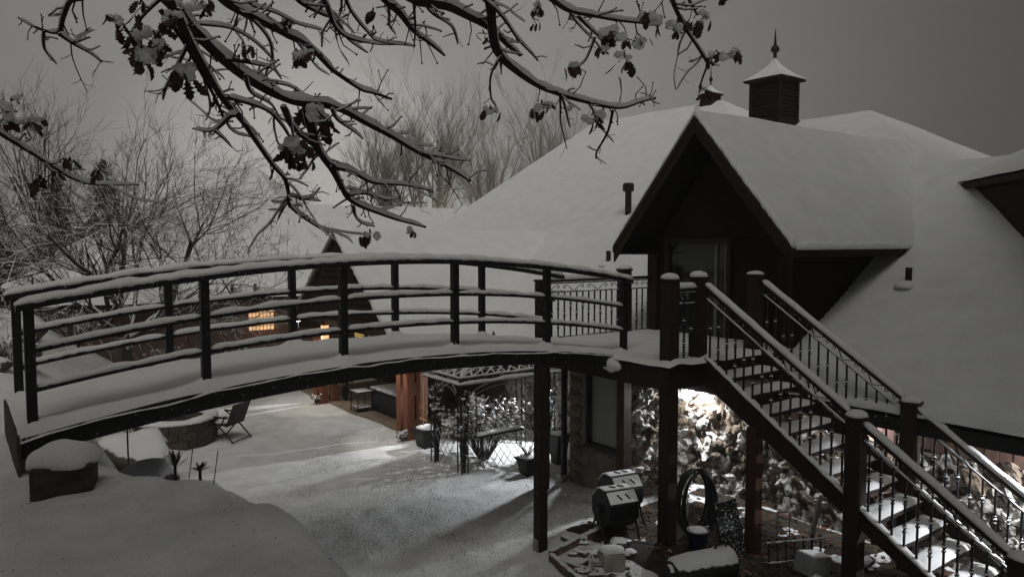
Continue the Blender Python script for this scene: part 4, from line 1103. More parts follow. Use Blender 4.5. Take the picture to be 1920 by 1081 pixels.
# two dry agave-like rosettes
for (x, y, z, r, n_, lab) in ((-2.58, 5.62, 1.72, 0.10, 12, "upright snowy dried flower stalks on the crest, nearer the pier"), (-2.36, 5.55, 1.72, 0.105, 14, "dark spiky rosette plant on the crest, farther from the pier")):
    t = thing("rosette_plant", lab, "plant", (x, y, z-0.25), local=False)
    rg = random.Random(n_)
    for k in range(n_):
        a = 2*math.pi*k/n_ + rg.uniform(-.1, .1); el = rg.uniform(0.15, 1.3) if n_ == 14 else rg.uniform(0.7, 1.4)
        d = V((math.cos(a)*math.cos(el), math.sin(a)*math.cos(el), math.sin(el))); s_ = d.cross(V((0, 0, 1))).normalized()
        p = V((x, y, z)) ; L = r*rg.uniform(.8, 1.2)*(1.5 if n_ == 12 else 1.0)
        b = MB(); b.add([p, p + d*L*.55 + s_*.02, p + d*L + V((0, 0, -.01)), p + d*L*.55 - s_*.02, p + d*L*.55 + V((0, 0, -.008))], [(0, 1, 4), (1, 2, 4), (2, 3, 4), (3, 0, 4)]); b.build("leaf", 'twig', t)
    b = MB(); b.tube([(x, y, z-.28), (x, y, z+.02)], .012, 5); b.tube([(x+.1, y, z-.1), (x+.14, y, z+.16)], .004, 4); b.build("stem", 'twig', t)

# ------------------------------------------------------------------ yard things under the landing
dp = MB(); vs, fs = [], []
for i in range(25):
    for j in range(25):
        U = 5.25 + 2.7*i/24; N = -4.6 + 4.9*j/24; e = min(i, j, 24-i, 24-j)
        p = W(U, N); vs.append((p.x, p.y, ground_z(p.x, p.y) + (-0.05 if e < 0.5 else 0.012) + 0.035*noise.noise(V((U*3, N*3, 9)))))
for i in range(24):
    for j in range(24): fs.append((i*25+j, (i+1)*25+j, (i+1)*25+j+1, i*25+j+1))
b = MB(); b.add(vs, fs); o = b.build("bare_earth", 'dirt', None, smooth=True); o["kind"] = "structure"
b = MB(); rg = random.Random(77)
for k in range(1500):
    U = rg.uniform(5.6, 7.9); N = rg.uniform(-4.4, 0.2); p = W(U, N); p.z = ground_z(p.x, p.y)+0.03+rg.uniform(0, .02); s = rg.uniform(.02, .045)
    m_ = Matrix.Rotation(rg.uniform(0, 6.3), 3, 'Z') @ Matrix.Rotation(rg.uniform(-.7, .7), 3, 'X')
    b.add([p + m_ @ V(q) for q in ((-s, 0, 0), (0, -s*.55, s*.25), (s, 0, .3*s), (0, s*.55, s*.25))], [(0, 1, 2, 3)])
o = b.build("fallen_leaves", 'groundleaf', None); o["kind"] = "stuff"; tag(o, "brown fallen leaves scattered over bare earth beneath the stairs", "leaves")

def edging(label, pts):
    t = thing("lawn_edging", label, "edging", pts[0], local=False)
    b = MB(); b.sweep(resample(pts, .2), rect(0.05, 0.12)); b.build("board", 'wood', t)
    b = MB(); b.snowstrip([V(p)+V((0,0,.058)) for p in pts], .055, .02, seed=3, rough=.6); b.build("snow", 'snow', t, smooth=True)
edging("timber lawn edging running from bridge post to the compost drum", [(0.42, 7.95, 0.03), (1.25, 8.85, 0.03)])
edging("timber lawn edging running from bridge post towards the camera", [(0.42, 7.88, 0.03), (0.85, 6.9, 0.03)])

def tumbler(label, U, N, s, rot):
    p0 = W(U, N); t = thing("compost_tumbler", label, "composter", (p0.x, p0.y, 0.0), local=False, group="compost tumblers")
    R3 = Matrix.Rotation(rot, 3, 'Z'); c = V((p0.x, p0.y, 0.40*s))
    def q(x, y, z): return c + R3 @ (V((x, y, z))*s)
    b = MB(); n8 = 8
    for k in range(n8):
        pass
    poly = [q(-.20, .23*math.cos(a), .23*math.sin(a)) for a in [math.pi/8 + k*math.pi/4 for k in range(8)]]
    b.prism(poly, R3 @ V((.40*s, 0, 0))); dr_ = b.build("drum", 'plastic', t, bevel=0.012)
    for k in (1, 2, 3):
        a0, a1 = math.pi/8 + (k-1)*math.pi/4 + .06, math.pi/8 + k*math.pi/4 - .06
        for half in (0,):
            b = MB(); rr0 = .234
            pts = [q(-.185, rr0*math.cos(a0), rr0*math.sin(a0)), q(.185, rr0*math.cos(a0), rr0*math.sin(a0)), q(.185, rr0*math.cos(a1), rr0*math.sin(a1)), q(-.185, rr0*math.cos(a1), rr0*math.sin(a1))]
            nrm = (pts[1]-pts[0]).cross(pts[3]-pts[0]).normalized()
            if nrm.z < 0: nrm = -nrm
            b.prism(pts, nrm*0.016*s); b.build("panel_snow", 'snow', dr_, bevel=0.006)
            for sx in (-.09, .06):
                m0 = pts[0].lerp(pts[3], .3); m1 = pts[0].lerp(pts[3], .75); ex = (pts[1]-pts[0])
                b = MB(); b.tube([m0 + ex*(.5+sx*2) + nrm*.018*s, m1 + ex*(.62+sx*2) + nrm*.018*s], .012*s, 5); b.build("rib", 'plastic', dr_)
    for sx in (-.23, .23):
        for dy in (-.2, .2):
            b = MB(); b.tube([q(sx, 0, .0), q(sx, dy, -.40)], .014, 5); b.build("leg", 'plastic', t)
    b = MB(); b.tube([q(-.24, 0, 0), q(-.20, 0, 0)], .05*s, 8); b.build("hub", 'plastic', t)
tumbler("black eight sided compost drum on legs, nearer one, snow on its top panels", 5.62, -0.42, 0.98, RZ-0.25)
tumbler("black eight sided compost drum on legs, rear one partly behind landing post", 6.02, -0.10, 1.0, RZ-0.2)

hc = W(6.38, -0.98)
t = thing("hose_coil", "big upright coil of black hose against the rubble wall under the landing", "hose", (hc.x, hc.y, 0.0), local=False)
rg = random.Random(8)
for k in range(9):
    off = k*0.026; R1 = 0.36 + rg.uniform(-.02, .02); tw = rg.uniform(-.03, .03)
    ax = V((math.cos(0.35), math.sin(0.35), 0)); dn = V((-math.sin(0.35), math.cos(0.35), 0))
    b = MB(); b.tube([V((hc.x, hc.y, 0.43)) + ax*R1*.62*math.cos(a) + V((0, 0, R1*1.08*math.sin(a))) + dn*(off - .1 + tw*math.sin(a)) for a in [2*math.pi*j/30 for j in range(31)]], 0.0135, 6, cap=False); b.build("hose_loop", 'hose', t, smooth=True)
b = MB(); b.tube([V((hc.x-.12, hc.y-.10, .5)), V((hc.x-.14, hc.y-.12, .25)), V((hc.x-.02, hc.y-.14, .16)), V((hc.x+.12, hc.y-.12, .2))], .010, 6); b.build("loose_end", 'steel', t, smooth=True)

bk = W(6.12, -1.22)
t = thing("bucket", "dark navy plastic bucket with a pale rim by the hose coil", "bucket", (bk.x, bk.y, 0.0), local=False)
b = MB(); b.tube([(bk.x, bk.y, .01), (bk.x, bk.y, .24)], [.09, .115], 18); b.build("body", 'bucket', t, smooth=False)
b = MB(); b.tube([(bk.x+.118*math.cos(a), bk.y+.118*math.sin(a), .245) for a in [2*math.pi*k/20 for k in range(21)]], .008, 5); b.build("rim", 'steel', t)
b = MB(); b.dome((bk.x, bk.y, .238), .1, .1, .03, seed=3); b.build("snow", 'snow', t, smooth=True)

pn = W(6.28, -1.52)
t = thing("plastic_sheet", "flat black textured panel leaning against the wall behind the barrel", "panel", (pn.x, pn.y, 0.0), local=False)
b = MB(); rot = Matrix.Rotation(0.30, 3, 'Z') @ Matrix.Rotation(-0.22, 3, 'X') @ Matrix.Rotation(-0.12, 3, 'Y')
b.cbox((pn.x, pn.y, 0.30), (0.30, 0.03, 0.62), rot); b.build("sheet", 'plastic', t, bevel=0.008)
b = MB(); b.cbox((pn.x, pn.y, 0.30) , (0.28, 0.04, 0.585), rot); b.build("face", mat("speckled_black", (0.016, 0.016, 0.017), rough=0.8, flecks=0.60, noise_amt=.3), t)

br_ = W(5.55, -1.75)
t = thing("barrel", "dark barrel lying on its side under snow at the foot of the stairs", "barrel", (br_.x, br_.y, 0.0), local=False)
ax = V((math.cos(0.28), math.sin(0.28), 0.03)); c = V((br_.x, br_.y, 0.17))
b = MB(); b.tube([c + ax*s for s in (-.36, -.34, -.15, .15, .18, .20, .30, .33)], [.10, .135, .155, .16, .175, .175, .168, .14], 20); b.build("drum", 'plasticsnow', t, smooth=True)
b = MB(); b.tube([c + ax*.13 + V((0,0,.165)), c + ax*.14 + V((0,0,.20)), c + ax*.24 + V((0,0,.205)), c + ax*.26 + V((0,0,.165))], .014, 5); b.build("handle", 'plastic', t)
b = MB(); b.tube([c + ax*(-.40), c + ax*(-.36)], .07, 12); b.build("end_cap", 'plasticsnow', t)

wb = W(4.98, -1.02)
t = thing("stone_block", "weathered white stone block with snow beside the landing post", "block", (wb.x, wb.y, 0.0), local=False)
b = MB(); b.cbox((wb.x, wb.y, .12), (.24, .2, .24), Matrix.Rotation(.2, 3, 'Z')); b.build("body", 'whiteblock', t, bevel=0.03)
b = MB(); b.dome((wb.x, wb.y, .237), .125, .105, .035, seed=5, power=4); b.build("snow_cap", 'snow', t, smooth=True)
rg = random.Random(31)
spots = [(0.80,8.35,.075,"nearest the bridge post"),(0.98,8.05,.085,"with a bare brown side"),(1.10,7.85,.06,"just below the compost drum"),(0.92,7.55,.06,"beside the snowy crate"),(1.06,7.42,.07,"left of the white block"),(1.16,7.25,.055,"in front of the white block"),(1.22,8.25,.09,"under the compost drum"),(1.30,8.02,.06,"between drum legs and white block")]
for k, (x, y, r, lab) in enumerate(spots):
    b = MB(); b.ico((x, y, r*.5), r, sub=2, amp=.6, freq=1.4, seed=k*2.7, squash=(1.4, 1, .8)); o = b.build("garden_stone", 'snowrock', None); tag(o, "small snowy garden stone " + lab, "stone", "stones under the landing")
for k, (x, y, a, L, lab) in enumerate(((0.62, 7.72, -.7, .26, "dark snowy timber offcut lying near the bridge post"), (0.86, 7.45, .1, .16, "short dark timber offcut with a square end"), (1.12, 7.75, -1.0, .34, "thin timber stick slanting across the stones"))):
    b = MB(); b.cbox((x, y, .035), (L, .05, .045), Matrix.Rotation(a, 3, 'Z')); t = b.build("timber_offcut", 'wood', None); tag(t, lab, "timber", "timber offcuts")
    sb = MB(); sb.snowstrip([(x-L*.48*math.cos(a), y-L*.48*math.sin(a), .056), (x+L*.48*math.cos(a), y+L*.48*math.sin(a), .056)], .05, .02, seed=k); so = sb.mesh("snow", True); so.materials.append(M['snow']); s2 = bpy.data.objects.new("snow", so); COL.objects.link(s2); s2.parent = t
cr = V((1.0, 7.66, 0))
t = thing("wooden_crate", "small open slatted crate with snowy edges left of the white block", "crate", cr, local=False)
for dx, dy, sx, sy in ((0, -.09, .30, .015), (0, .09, .30, .015), (-.15, 0, .015, .18), (.15, 0, .015, .18)):
    for z in (.05, .12):
        b = MB(); b.cbox((cr.x+dx, cr.y+dy, z), (sx, sy, .04)); b.build("slat", 'whiteblock', t)
# right of the stair post: tilted plank, metal box, wire stand
pk = W(7.0, -2.05)
b = MB(); b.tube([(pk.x-.12, pk.y-.2, .0), (pk.x+.14, pk.y+.1, .62)], .03, 4); o = b.build("leaning_plank", 'whiteblock', None); tag(o, "pale plank leaning at a slant in front of the rubble wall under the stairs", "plank")
mbx = W(6.55, -2.35)
t = thing("metal_box", "pale grey metal box with snow lying under the stairs", "box", (mbx.x, mbx.y, 0.0), local=False)
b = MB(); b.cbox((mbx.x, mbx.y, .14), (.30, .22, .2), Matrix.Rotation(.5, 3, 'Z') @ Matrix.Rotation(.2, 3, 'Y')); b.build("body", 'steel', t, bevel=.01)
b = MB(); b.cbox((mbx.x+.02, mbx.y, .245), (.27, .2, .02), Matrix.Rotation(.5, 3, 'Z') @ Matrix.Rotation(.2, 3, 'Y')); b.build("snow", 'snow', t, bevel=.008)
ws = W(6.95, -1.75)
t = thing("wire_stand", "thin rectangular wire plant stand against the rubble wall under the stairs", "stand", (ws.x, ws.y, 0.0), local=False)
for (a_, c_) in (((-.07,0),(-.07,.42)), ((.07,0),(.07,.42)), ((-.07,.42),(.07,.42)), ((-.07,.2),(.07,.2))):
    b = MB(); b.tube([(ws.x+a_[0], ws.y, a_[1]), (ws.x+c_[0], ws.y, c_[1])], .008, 5); b.build("wire", 'steel', t)
t = thing("iron_gate_panel", "low black iron fence panel leaning among leaves under the stairs", "fence", (*W(6.6, -2.15).xy, 0.0), local=False)
g_ = W(6.6, -2.15)
for k in range(7):
    b = MB(); b.tube([(g_.x-.3+k*.1, g_.y+.02*k, 0), (g_.x-.3+k*.1, g_.y+.02*k+.04, .32)], .010, 5); b.build("bar", 'iron', t)
for z in (.06, .28):
    b = MB(); b.tube([(g_.x-.34, g_.y, z), (g_.x+.34, g_.y+.13, z)], .011, 5); b.build("rail", 'iron', t)
for k, (U, N) in enumerate(((6.35,-2.5),(7.2,-2.6),(6.9,-1.35),(7.4,-1.0),(6.7,-2.9),(7.1,-3.2))):
    p = W(U, N); b = MB(); b.ico((p.x, p.y, .05), .09, sub=2, amp=.6, seed=k*1.3+9, squash=(1.2, 1, .7)); o = b.build("garden_stone", 'snowrock', None)
    tag(o, "snow topped stone among leaves " + ("right of the stair support post", "below the lower stair newel at the wall", "behind the leaning black panel", "at the wall behind the hose coil", "under the lower stair flight", "at the wall under the lowest treads")[k], "stone", "stones below the stairs")

# dead grass poking through the lawn snow
b = MB(); rg = random.Random(99); cnt = 0
while cnt < 9000:
    x, y = rg.uniform(-3.2, 1.35), rg.uniform(6.2, 13.5)
    if crest_dist(x, y) < 0.75: continue
    if noise.noise(V((x*1.1, y*1.1, 4))) + rg.uniform(-.35, .35) < 0.05: continue
    z = ground_z(x, y); a = rg.uniform(0, 6.3); h = rg.uniform(.012, .035); w = .0028; lx, ly = rg.uniform(-.02, .02), rg.uniform(-.02, .02)
    b.add([(x-w*math.cos(a), y-w*math.sin(a), z-.005), (x+w*math.cos(a), y+w*math.sin(a), z-.005), (x+lx, y+ly, z+h)], [(0, 1, 2)]); cnt += 1
o = b.build("lawn_grass", 'grass', None); o["kind"] = "stuff"; tag(o, "dead grass blades poking through thin snow on the lawn", "grass")

# loose rubble between the bridge post and the landing post
rg = random.Random(55)
for k in range(16):
    x, y = rg.uniform(.55, 1.45), rg.uniform(6.9, 8.45); r = rg.uniform(.025, .055)
    b = MB()
    if k % 3: b.ico((x, y, ground_z(x, y)+r*.5), r, sub=2, amp=.7, freq=1.5, seed=k*3.3, squash=(1.5, 1, .8))
    else: b.cbox((x, y, ground_z(x, y)+.03), (.15, .07, .05), Matrix.Rotation(rg.uniform(0, 3), 3, 'Z'))
    o = b.build("rubble_piece", 'snowrock', None); tag(o, "snow dusted loose rubble piece on the ground between bridge post and landing post", "rubble", "loose rubble under the landing")
# specks of bark and leaf on the near slope
b = MB()
for k in range(170):
    x, y = rg.uniform(-4.2, .2), rg.uniform(2.6, 5.4)
    if crest_dist(x, y) > .1: continue
    z = ground_z(x, y); a = rg.uniform(0, 6.3); L = rg.uniform(.004, .016)
    b.tube([(x, y, z+.004), (x+L*math.cos(a), y+L*math.sin(a), z+.008)], .0022, 3)
o = b.build("bark_debris", 'bark', None); o["kind"] = "stuff"; tag(o, "tiny dark bark bits on the near snow slope", "debris")

BR= [[[-1.634,3.3,4.629,0.0428],[-1.531,3.421,4.532,0.0376],[-1.468,3.519,4.419,0.0345],[-1.372,3.617,4.321,0.0315],[-1.255,3.715,4.229,0.0286],[-1.126,3.805,4.161,0.0259],[-0.986,3.884,4.154,0.0235],[-0.889,3.938,4.136,0.0218],[-0.79,3.997,4.091,0.0199],[-0.635,4.085,4.019,0.0171],[-0.501,4.161,3.945,0.0147],[-0.431,4.198,3.909,0.0134],[-0.332,4.253,3.849,0.0116],[-0.244,4.3,3.793,0.01]],[[-0.487,4.05,3.932,0.0108],[-0.42,4.092,3.92,0.0091],[-0.374,4.12,3.912,0.0081],[-0.309,4.159,3.898,0.007],[-0.238,4.2,3.897,0.0058]],[[-1.526,3.4,4.526,0.0281],[-1.505,3.455,4.453,0.0256],[-1.495,3.507,4.379,0.024],[-1.451,3.589,4.265,0.0216],[-1.403,3.672,4.144,0.0193],[-1.327,3.756,4.029,0.017],[-1.271,3.821,3.932,0.0153],[-1.222,3.877,3.843,0.0138],[-1.182,3.919,3.776,0.0126],[-1.177,3.953,3.706,0.0117],[-1.185,3.979,3.652,0.011],[-1.142,4.013,3.602,0.01],[-1.07,4.059,3.547,0.0087],[-1.002,4.1,3.501,0.0076]],[[-1.191,4.0,3.681,0.0079],[-1.245,4.053,3.627,0.0054],[-1.281,4.1,3.571,0.0038]],[[-1.191,4.0,3.698,0.0089],[-1.146,4.082,3.686,0.0069],[-1.075,4.2,3.678,0.0047]],[[-1.151,4.05,3.681,0.009],[-1.101,4.133,3.701,0.0063],[-1.079,4.2,3.752,0.0047]],[[-1.341,3.4,4.596,0.0281],[-1.312,3.508,4.555,0.0252],[-1.248,3.638,4.526,0.0226],[-1.146,3.802,4.497,0.0196],[-1.07,3.912,4.473,0.0176],[-1.013,4.007,4.429,0.0159],[-0.954,4.111,4.369,0.0139],[-0.852,4.244,4.31,0.0113],[-0.789,4.308,4.3,0.01],[-0.698,4.4,4.278,0.0082]],[[-1.037,3.85,4.142,0.0295],[-1.034,3.951,3.989,0.0244],[-1.019,3.998,3.918,0.0225],[-0.972,4.058,3.839,0.0203],[-0.934,4.113,3.757,0.0183],[-0.901,4.156,3.696,0.0167],[-0.811,4.221,3.637,0.0144],[-0.66,4.314,3.583,0.0112],[-0.511,4.4,3.542,0.0082]],[[-0.97,4.0,3.85,0.0186],[-0.873,4.106,3.838,0.0152],[-0.765,4.23,3.787,0.0123],[-0.62,4.367,3.782,0.0092],[-0.473,4.5,3.751,0.0063]],[[-0.903,4.1,3.71,0.0128],[-0.827,4.235,3.725,0.0102],[-0.746,4.377,3.697,0.008],[-0.665,4.5,3.713,0.0063]],[[-0.866,4.1,3.655,0.0081],[-0.862,4.135,3.592,0.0066],[-0.83,4.165,3.552,0.0057],[-0.772,4.2,3.538,0.0047]],[[-0.66,3.5,4.641,0.0268],[-0.614,3.662,4.609,0.0215],[-0.558,3.799,4.587,0.0179],[-0.51,3.936,4.547,0.0145],[-0.443,4.073,4.515,0.0111],[-0.378,4.2,4.479,0.0078]],[[-0.522,3.4,4.596,0.0401],[-0.419,3.526,4.566,0.0325],[-0.305,3.636,4.576,0.0274],[-0.184,3.756,4.549,0.022],[-0.081,3.858,4.512,0.0175],[-0.014,3.934,4.465,0.0141],[0.048,4.0,4.424,0.0111]],[[-0.138,3.6,4.651,0.0297],[-0.103,3.684,4.591,0.0272],[-0.091,3.828,4.464,0.0243],[-0.055,3.901,4.403,0.0229],[0.028,3.995,4.343,0.0212],[0.144,4.099,4.295,0.0192],[0.297,4.217,4.261,0.017],[0.458,4.331,4.247,0.0148],[0.627,4.443,4.243,0.0126],[0.767,4.533,4.284,0.0108],[0.875,4.6,4.316,0.0094]],[[-0.06,3.7,4.349,0.0073],[-0.105,3.738,4.273,0.0059],[-0.101,3.779,4.177,0.0048],[-0.072,3.8,4.133,0.0042]],[[0.579,4.3,4.202,0.01],[0.556,4.32,4.085,0.0079],[0.495,4.342,3.97,0.0062],[0.487,4.35,3.925,0.0057]],[[-0.196,3.5,4.617,0.0112],[-0.138,3.592,4.587,0.0099],[-0.052,3.712,4.548,0.0085],[0.041,3.86,4.473,0.007],[0.141,4.0,4.397,0.0056]],[[0.101,3.6,4.651,0.0186],[0.196,3.737,4.632,0.0162],[0.297,3.865,4.62,0.0144],[0.451,4.028,4.636,0.0123],[0.582,4.156,4.66,0.0107],[0.738,4.3,4.687,0.0088]],[[0.333,3.8,4.574,0.0109],[0.448,3.992,4.535,0.0073],[0.524,4.1,4.517,0.0057]],[[0.429,3.9,4.502,0.007],[0.382,3.973,4.407,0.0044],[0.351,4.0,4.38,0.0037]],[[0.756,3.8,4.73,0.0157],[0.808,3.891,4.681,0.0137],[0.883,4.003,4.618,0.0118],[0.971,4.12,4.55,0.0099],[1.08,4.247,4.476,0.008],[1.124,4.3,4.441,0.0072]],[[0.872,3.9,4.751,0.0104],[0.925,3.995,4.714,0.0079],[0.993,4.1,4.674,0.0057]],[[1.068,4.2,4.464,0.0094],[1.148,4.243,4.478,0.007],[1.253,4.3,4.491,0.0048]],[[1.086,4.2,4.432,0.0075],[1.065,4.228,4.351,0.0053],[1.054,4.25,4.282,0.0039]],[[-1.91,3.6,4.675,0.0186],[-2.051,3.668,4.623,0.0149],[-2.154,3.711,4.611,0.013],[-2.216,3.755,4.548,0.0113],[-2.258,3.79,4.493,0.0099],[-2.363,3.831,4.518,0.0083],[-2.526,3.9,4.599,0.0058]],[[-2.205,3.7,4.463,0.0106],[-2.171,3.773,4.431,0.008],[-2.132,3.844,4.402,0.0061],[-2.105,3.9,4.37,0.0047]],[[-2.308,3.75,4.49,0.008],[-2.348,3.823,4.423,0.0056],[-2.338,3.9,4.37,0.0036]],[[-2.157,3.75,4.431,0.008],[-2.157,3.806,4.472,0.006],[-2.146,3.9,4.529,0.0036]],[[-1.319,3.5,4.123,0.0145],[-1.271,3.641,4.115,0.0114],[-1.216,3.788,4.092,0.009],[-1.186,3.906,4.043,0.0071],[-1.174,4.0,3.991,0.0056]],[[-1.296,3.6,4.052,0.0149],[-1.362,3.654,4.056,0.0124],[-1.488,3.773,4.007,0.0085],[-1.653,3.9,4.037,0.0047]],[[-1.459,3.7,3.991,0.0079],[-1.451,3.8,3.969,0.0055],[-1.446,3.9,3.939,0.0036]],[[-1.122,3.7,4.11,0.0192],[-1.113,3.851,4.03,0.015],[-1.045,4.058,3.942,0.0107],[-0.994,4.2,3.87,0.0078]],[[-2.087,2.9,3.957,0.0135],[-2.092,3.083,3.899,0.0114],[-2.082,3.233,3.846,0.01],[-2.059,3.378,3.793,0.0087],[-2.034,3.496,3.743,0.0076],[-1.993,3.6,3.724,0.0066],[-1.888,3.8,3.739,0.0046]],[[-2.113,3.0,4.048,0.008],[-2.156,3.184,4.018,0.0052],[-2.165,3.3,4.016,0.0037]],[[-0.904,3.5,4.617,0.0145],[-0.876,3.576,4.557,0.012],[-0.858,3.657,4.482,0.0101],[-0.808,3.718,4.448,0.0087],[-0.696,3.815,4.448,0.0066],[-0.588,3.9,4.465,0.0047]],[[-1.014,3.5,4.617,0.0145],[-0.996,3.56,4.577,0.0125],[-0.921,3.657,4.545,0.0101],[-0.866,3.723,4.526,0.0086],[-0.827,3.803,4.465,0.0068],[-0.739,3.9,4.424,0.0047]],[[-1.282,3.6,4.638,0.0096],[-1.244,3.666,4.58,0.0081],[-1.152,3.742,4.57,0.0068],[-1.069,3.815,4.54,0.0056],[-0.957,3.9,4.524,0.0043]],[[-0.805,3.6,4.638,0.0096],[-0.783,3.668,4.56,0.0081],[-0.71,3.752,4.483,0.0066],[-0.665,3.791,4.455,0.006],[-0.498,3.9,4.456,0.0043]],[[-0.428,3.6,4.626,0.0084],[-0.4,3.691,4.567,0.0069],[-0.307,3.811,4.525,0.0054],[-0.279,3.9,4.456,0.0043]],[[-1.471,3.5,4.45,0.0094],[-1.357,3.654,4.476,0.0071],[-1.272,3.777,4.443,0.0057],[-1.206,3.9,4.368,0.0043]],[[-1.46,3.5,4.413,0.0109],[-1.553,3.596,4.341,0.0085],[-1.625,3.669,4.283,0.007],[-1.719,3.756,4.211,0.0054],[-1.754,3.8,4.168,0.0046]],[[-1.616,3.5,4.51,0.0145],[-1.548,3.616,4.371,0.0112],[-1.494,3.724,4.218,0.0088],[-1.434,3.845,4.029,0.0062],[-1.351,3.9,3.996,0.0051]],[[-1.266,3.6,4.242,0.0096],[-1.276,3.697,4.174,0.0076],[-1.213,3.822,4.132,0.0055],[-1.198,3.9,4.078,0.0043]],[[-0.863,3.6,4.08,0.0096],[-0.86,3.713,4.048,0.0078],[-0.818,3.887,4.022,0.0058],[-0.792,4.0,3.996,0.0045]],[[-1.328,3.5,4.288,0.0109],[-1.262,3.666,4.313,0.0078],[-1.203,3.802,4.318,0.0058],[-1.18,3.9,4.281,0.0043]],[[-1.615,3.5,4.558,0.0094],[-1.711,3.542,4.498,0.0067],[-1.781,3.578,4.435,0.005],[-1.818,3.6,4.391,0.004]],[[-1.498,3.45,4.447,0.0092],[-1.634,3.533,4.423,0.006],[-1.718,3.6,4.367,0.004]]]
CL= [[-1.731,3.5,4.377,0.112,9,1],[-1.697,3.5,4.288,0.118,10,1],[-1.545,3.6,4.222,0.121,9,1],[-1.629,3.5,4.329,0.101,8,1],[-1.52,3.4,4.421,0.109,9,1],[-1.796,3.45,4.435,0.083,6,1],[-1.456,3.7,4.12,0.077,5,0],[-1.019,3.85,4.078,0.148,11,1],[-1.146,3.9,3.914,0.15,11,1],[-1.092,3.9,3.84,0.094,6,0],[-1.126,3.8,4.517,0.091,6,1],[-1.028,3.8,4.36,0.103,7,1],[-1.276,3.6,4.349,0.081,6,0],[-0.78,4.1,3.469,0.098,6,1],[-0.579,4.3,3.503,0.062,4,1],[-0.106,3.75,4.083,0.078,5,1],[0.159,4.1,4.164,0.098,6,1],[0.462,4.3,4.13,0.117,7,1],[0.326,3.9,4.319,0.1,7,1],[0.533,4.0,4.518,0.115,7,1],[0.472,4.0,4.446,0.083,5,1],[0.59,4.0,4.397,0.109,8,1],[0.759,4.2,4.647,0.114,7,1],[0.668,4.1,4.5,0.098,6,1],[0.847,3.9,4.545,0.087,6,1],[1.0,4.0,4.601,0.109,7,1],[1.13,4.2,4.461,0.087,5,1],[1.236,4.25,4.485,0.088,5,1],[1.044,4.2,4.281,0.081,5,0],[1.127,4.1,4.725,0.085,4,0],[0.126,3.9,4.631,0.087,5,1],[0.109,3.9,4.577,0.062,4,0],[-2.058,3.1,3.934,0.089,7,1],[-1.998,3.15,3.929,0.086,6,1],[-2.073,3.3,3.704,0.074,6,0],[-1.995,3.4,3.79,0.076,5,0],[-2.044,3.35,3.731,0.064,5,0],[-1.924,3.5,3.744,0.073,5,0],[-2.048,3.05,3.984,0.073,5,1],[-0.673,3.7,4.545,0.071,4,0],[-0.143,3.7,4.443,0.065,4,0],[-0.674,3.7,4.469,0.059,3,0],[-2.032,3.1,4.025,0.045,3,1],[-1.192,3.7,4.519,0.071,4,0],[-1.424,3.45,4.494,0.099,7,1],[-1.653,3.4,4.479,0.092,6,0]]

# ------------------------------------------------------------------ trees
def grow(rg, b_thick, b_thin, p, d, L, r, lvl, maxl, up, spread, nch, thin_r, wob=0.10):
    n = 5 if lvl < 2 else 4; pts = [p]; rad = [r]
    q = p.copy(); dd = d.normalized()
    for i in range(n):
        dd = (dd + V((rg.gauss(0, 1), rg.gauss(0, 1), rg.gauss(0, 1)))*wob + V((0, 0, up))).normalized()
        q = q + dd*(L/n); pts.append(q.copy()); rad.append(r*(1 - 0.62*(i+1)/n))
    (b_thick if lvl < 2 else b_thin).tube(pts, rad, 6 if lvl == 0 else 4 if lvl == 1 else 3, cap=False)
    if lvl >= maxl: return
    for k in range(nch[lvl]):
        t = rg.uniform(0.22, 1.0)*n; i = min(n-1, int(t)); f = t-i
        pp = pts[i].lerp(pts[i+1], f); td = (pts[i+1]-pts[i]).normalized()
        ax = td.orthogonal().normalized(); ax.rotate(Matrix.Rotation(rg.uniform(0, 2*math.pi), 3, td))
        a = spread*rg.uniform(0.6, 1.3)
        nd = td*math.cos(a) + ax*math.sin(a)
        grow(rg, b_thick, b_thin, pp, nd, L*rg.uniform(0.40, 0.62), max(thin_r, rad[i]*0.52), lvl+1, maxl, up, spread, nch, thin_r, wob)

def tree(name, label, base, stems, L, r, seed, material, lean=(0, 0), spread0=0.5, up=0.04, spread=0.6, nch=(7, 6, 5), maxl=3, thin_r=0.006, cat="tree", group=None, trunk_h=0.0, wob=0.10):
    rg = random.Random(seed); t = thing(name, label, cat, base, local=False, group=group)
    A, B_ = MB(), MB(); o = V(base)
    if trunk_h:
        A.tube([o, o + V((0, 0, trunk_h*.5)), o + V((lean[0]*.2, lean[1]*.2, trunk_h))], [r*2.0, r*1.7, r*1.6], 8)
    for k in range(stems):
        a = 2*math.pi*(k + rg.uniform(-.3, .3))/stems; s = spread0*rg.uniform(0.45, 1.1)
        d = V((math.cos(a)*s + lean[0], math.sin(a)*s*.7 + lean[1], 1.0))
        grow(rg, A, B_, o + V((0, 0, trunk_h)) + V((lean[0]*.2*bool(trunk_h), 0, -0.03)), d, L*rg.uniform(.8, 1.1), r, 0, maxl, up, spread, nch, thin_r, wob)
    A.build("trunk", 'trunkbark' if material == 'twig' else material, t, smooth=True); B_.build("crown", material, t)
    return t
def gz0(x, y): return (x, y, ground_z(x, y) - 0.05)
tree("garden_tree", "wide bare multi stemmed tree dusted with snow behind the bridge, left", gz0(-7.9, 15.2), 10, 3.1, 0.060, 5, 'twig', lean=(0.12, 0), spread0=1.45, up=0.035, spread=0.72, nch=(7, 6, 4, 4), maxl=4, thin_r=0.0042, trunk_h=1.0, wob=0.17)
tree("garden_tree", "tall narrow bare tree rising at far left behind the wide one", gz0(-13.0, 23.0), 6, 5.2, 0.075, 8, 'twig', spread0=0.5, up=0.05, spread=0.55, nch=(7, 6, 5), thin_r=0.006, wob=0.14, trunk_h=0.9)
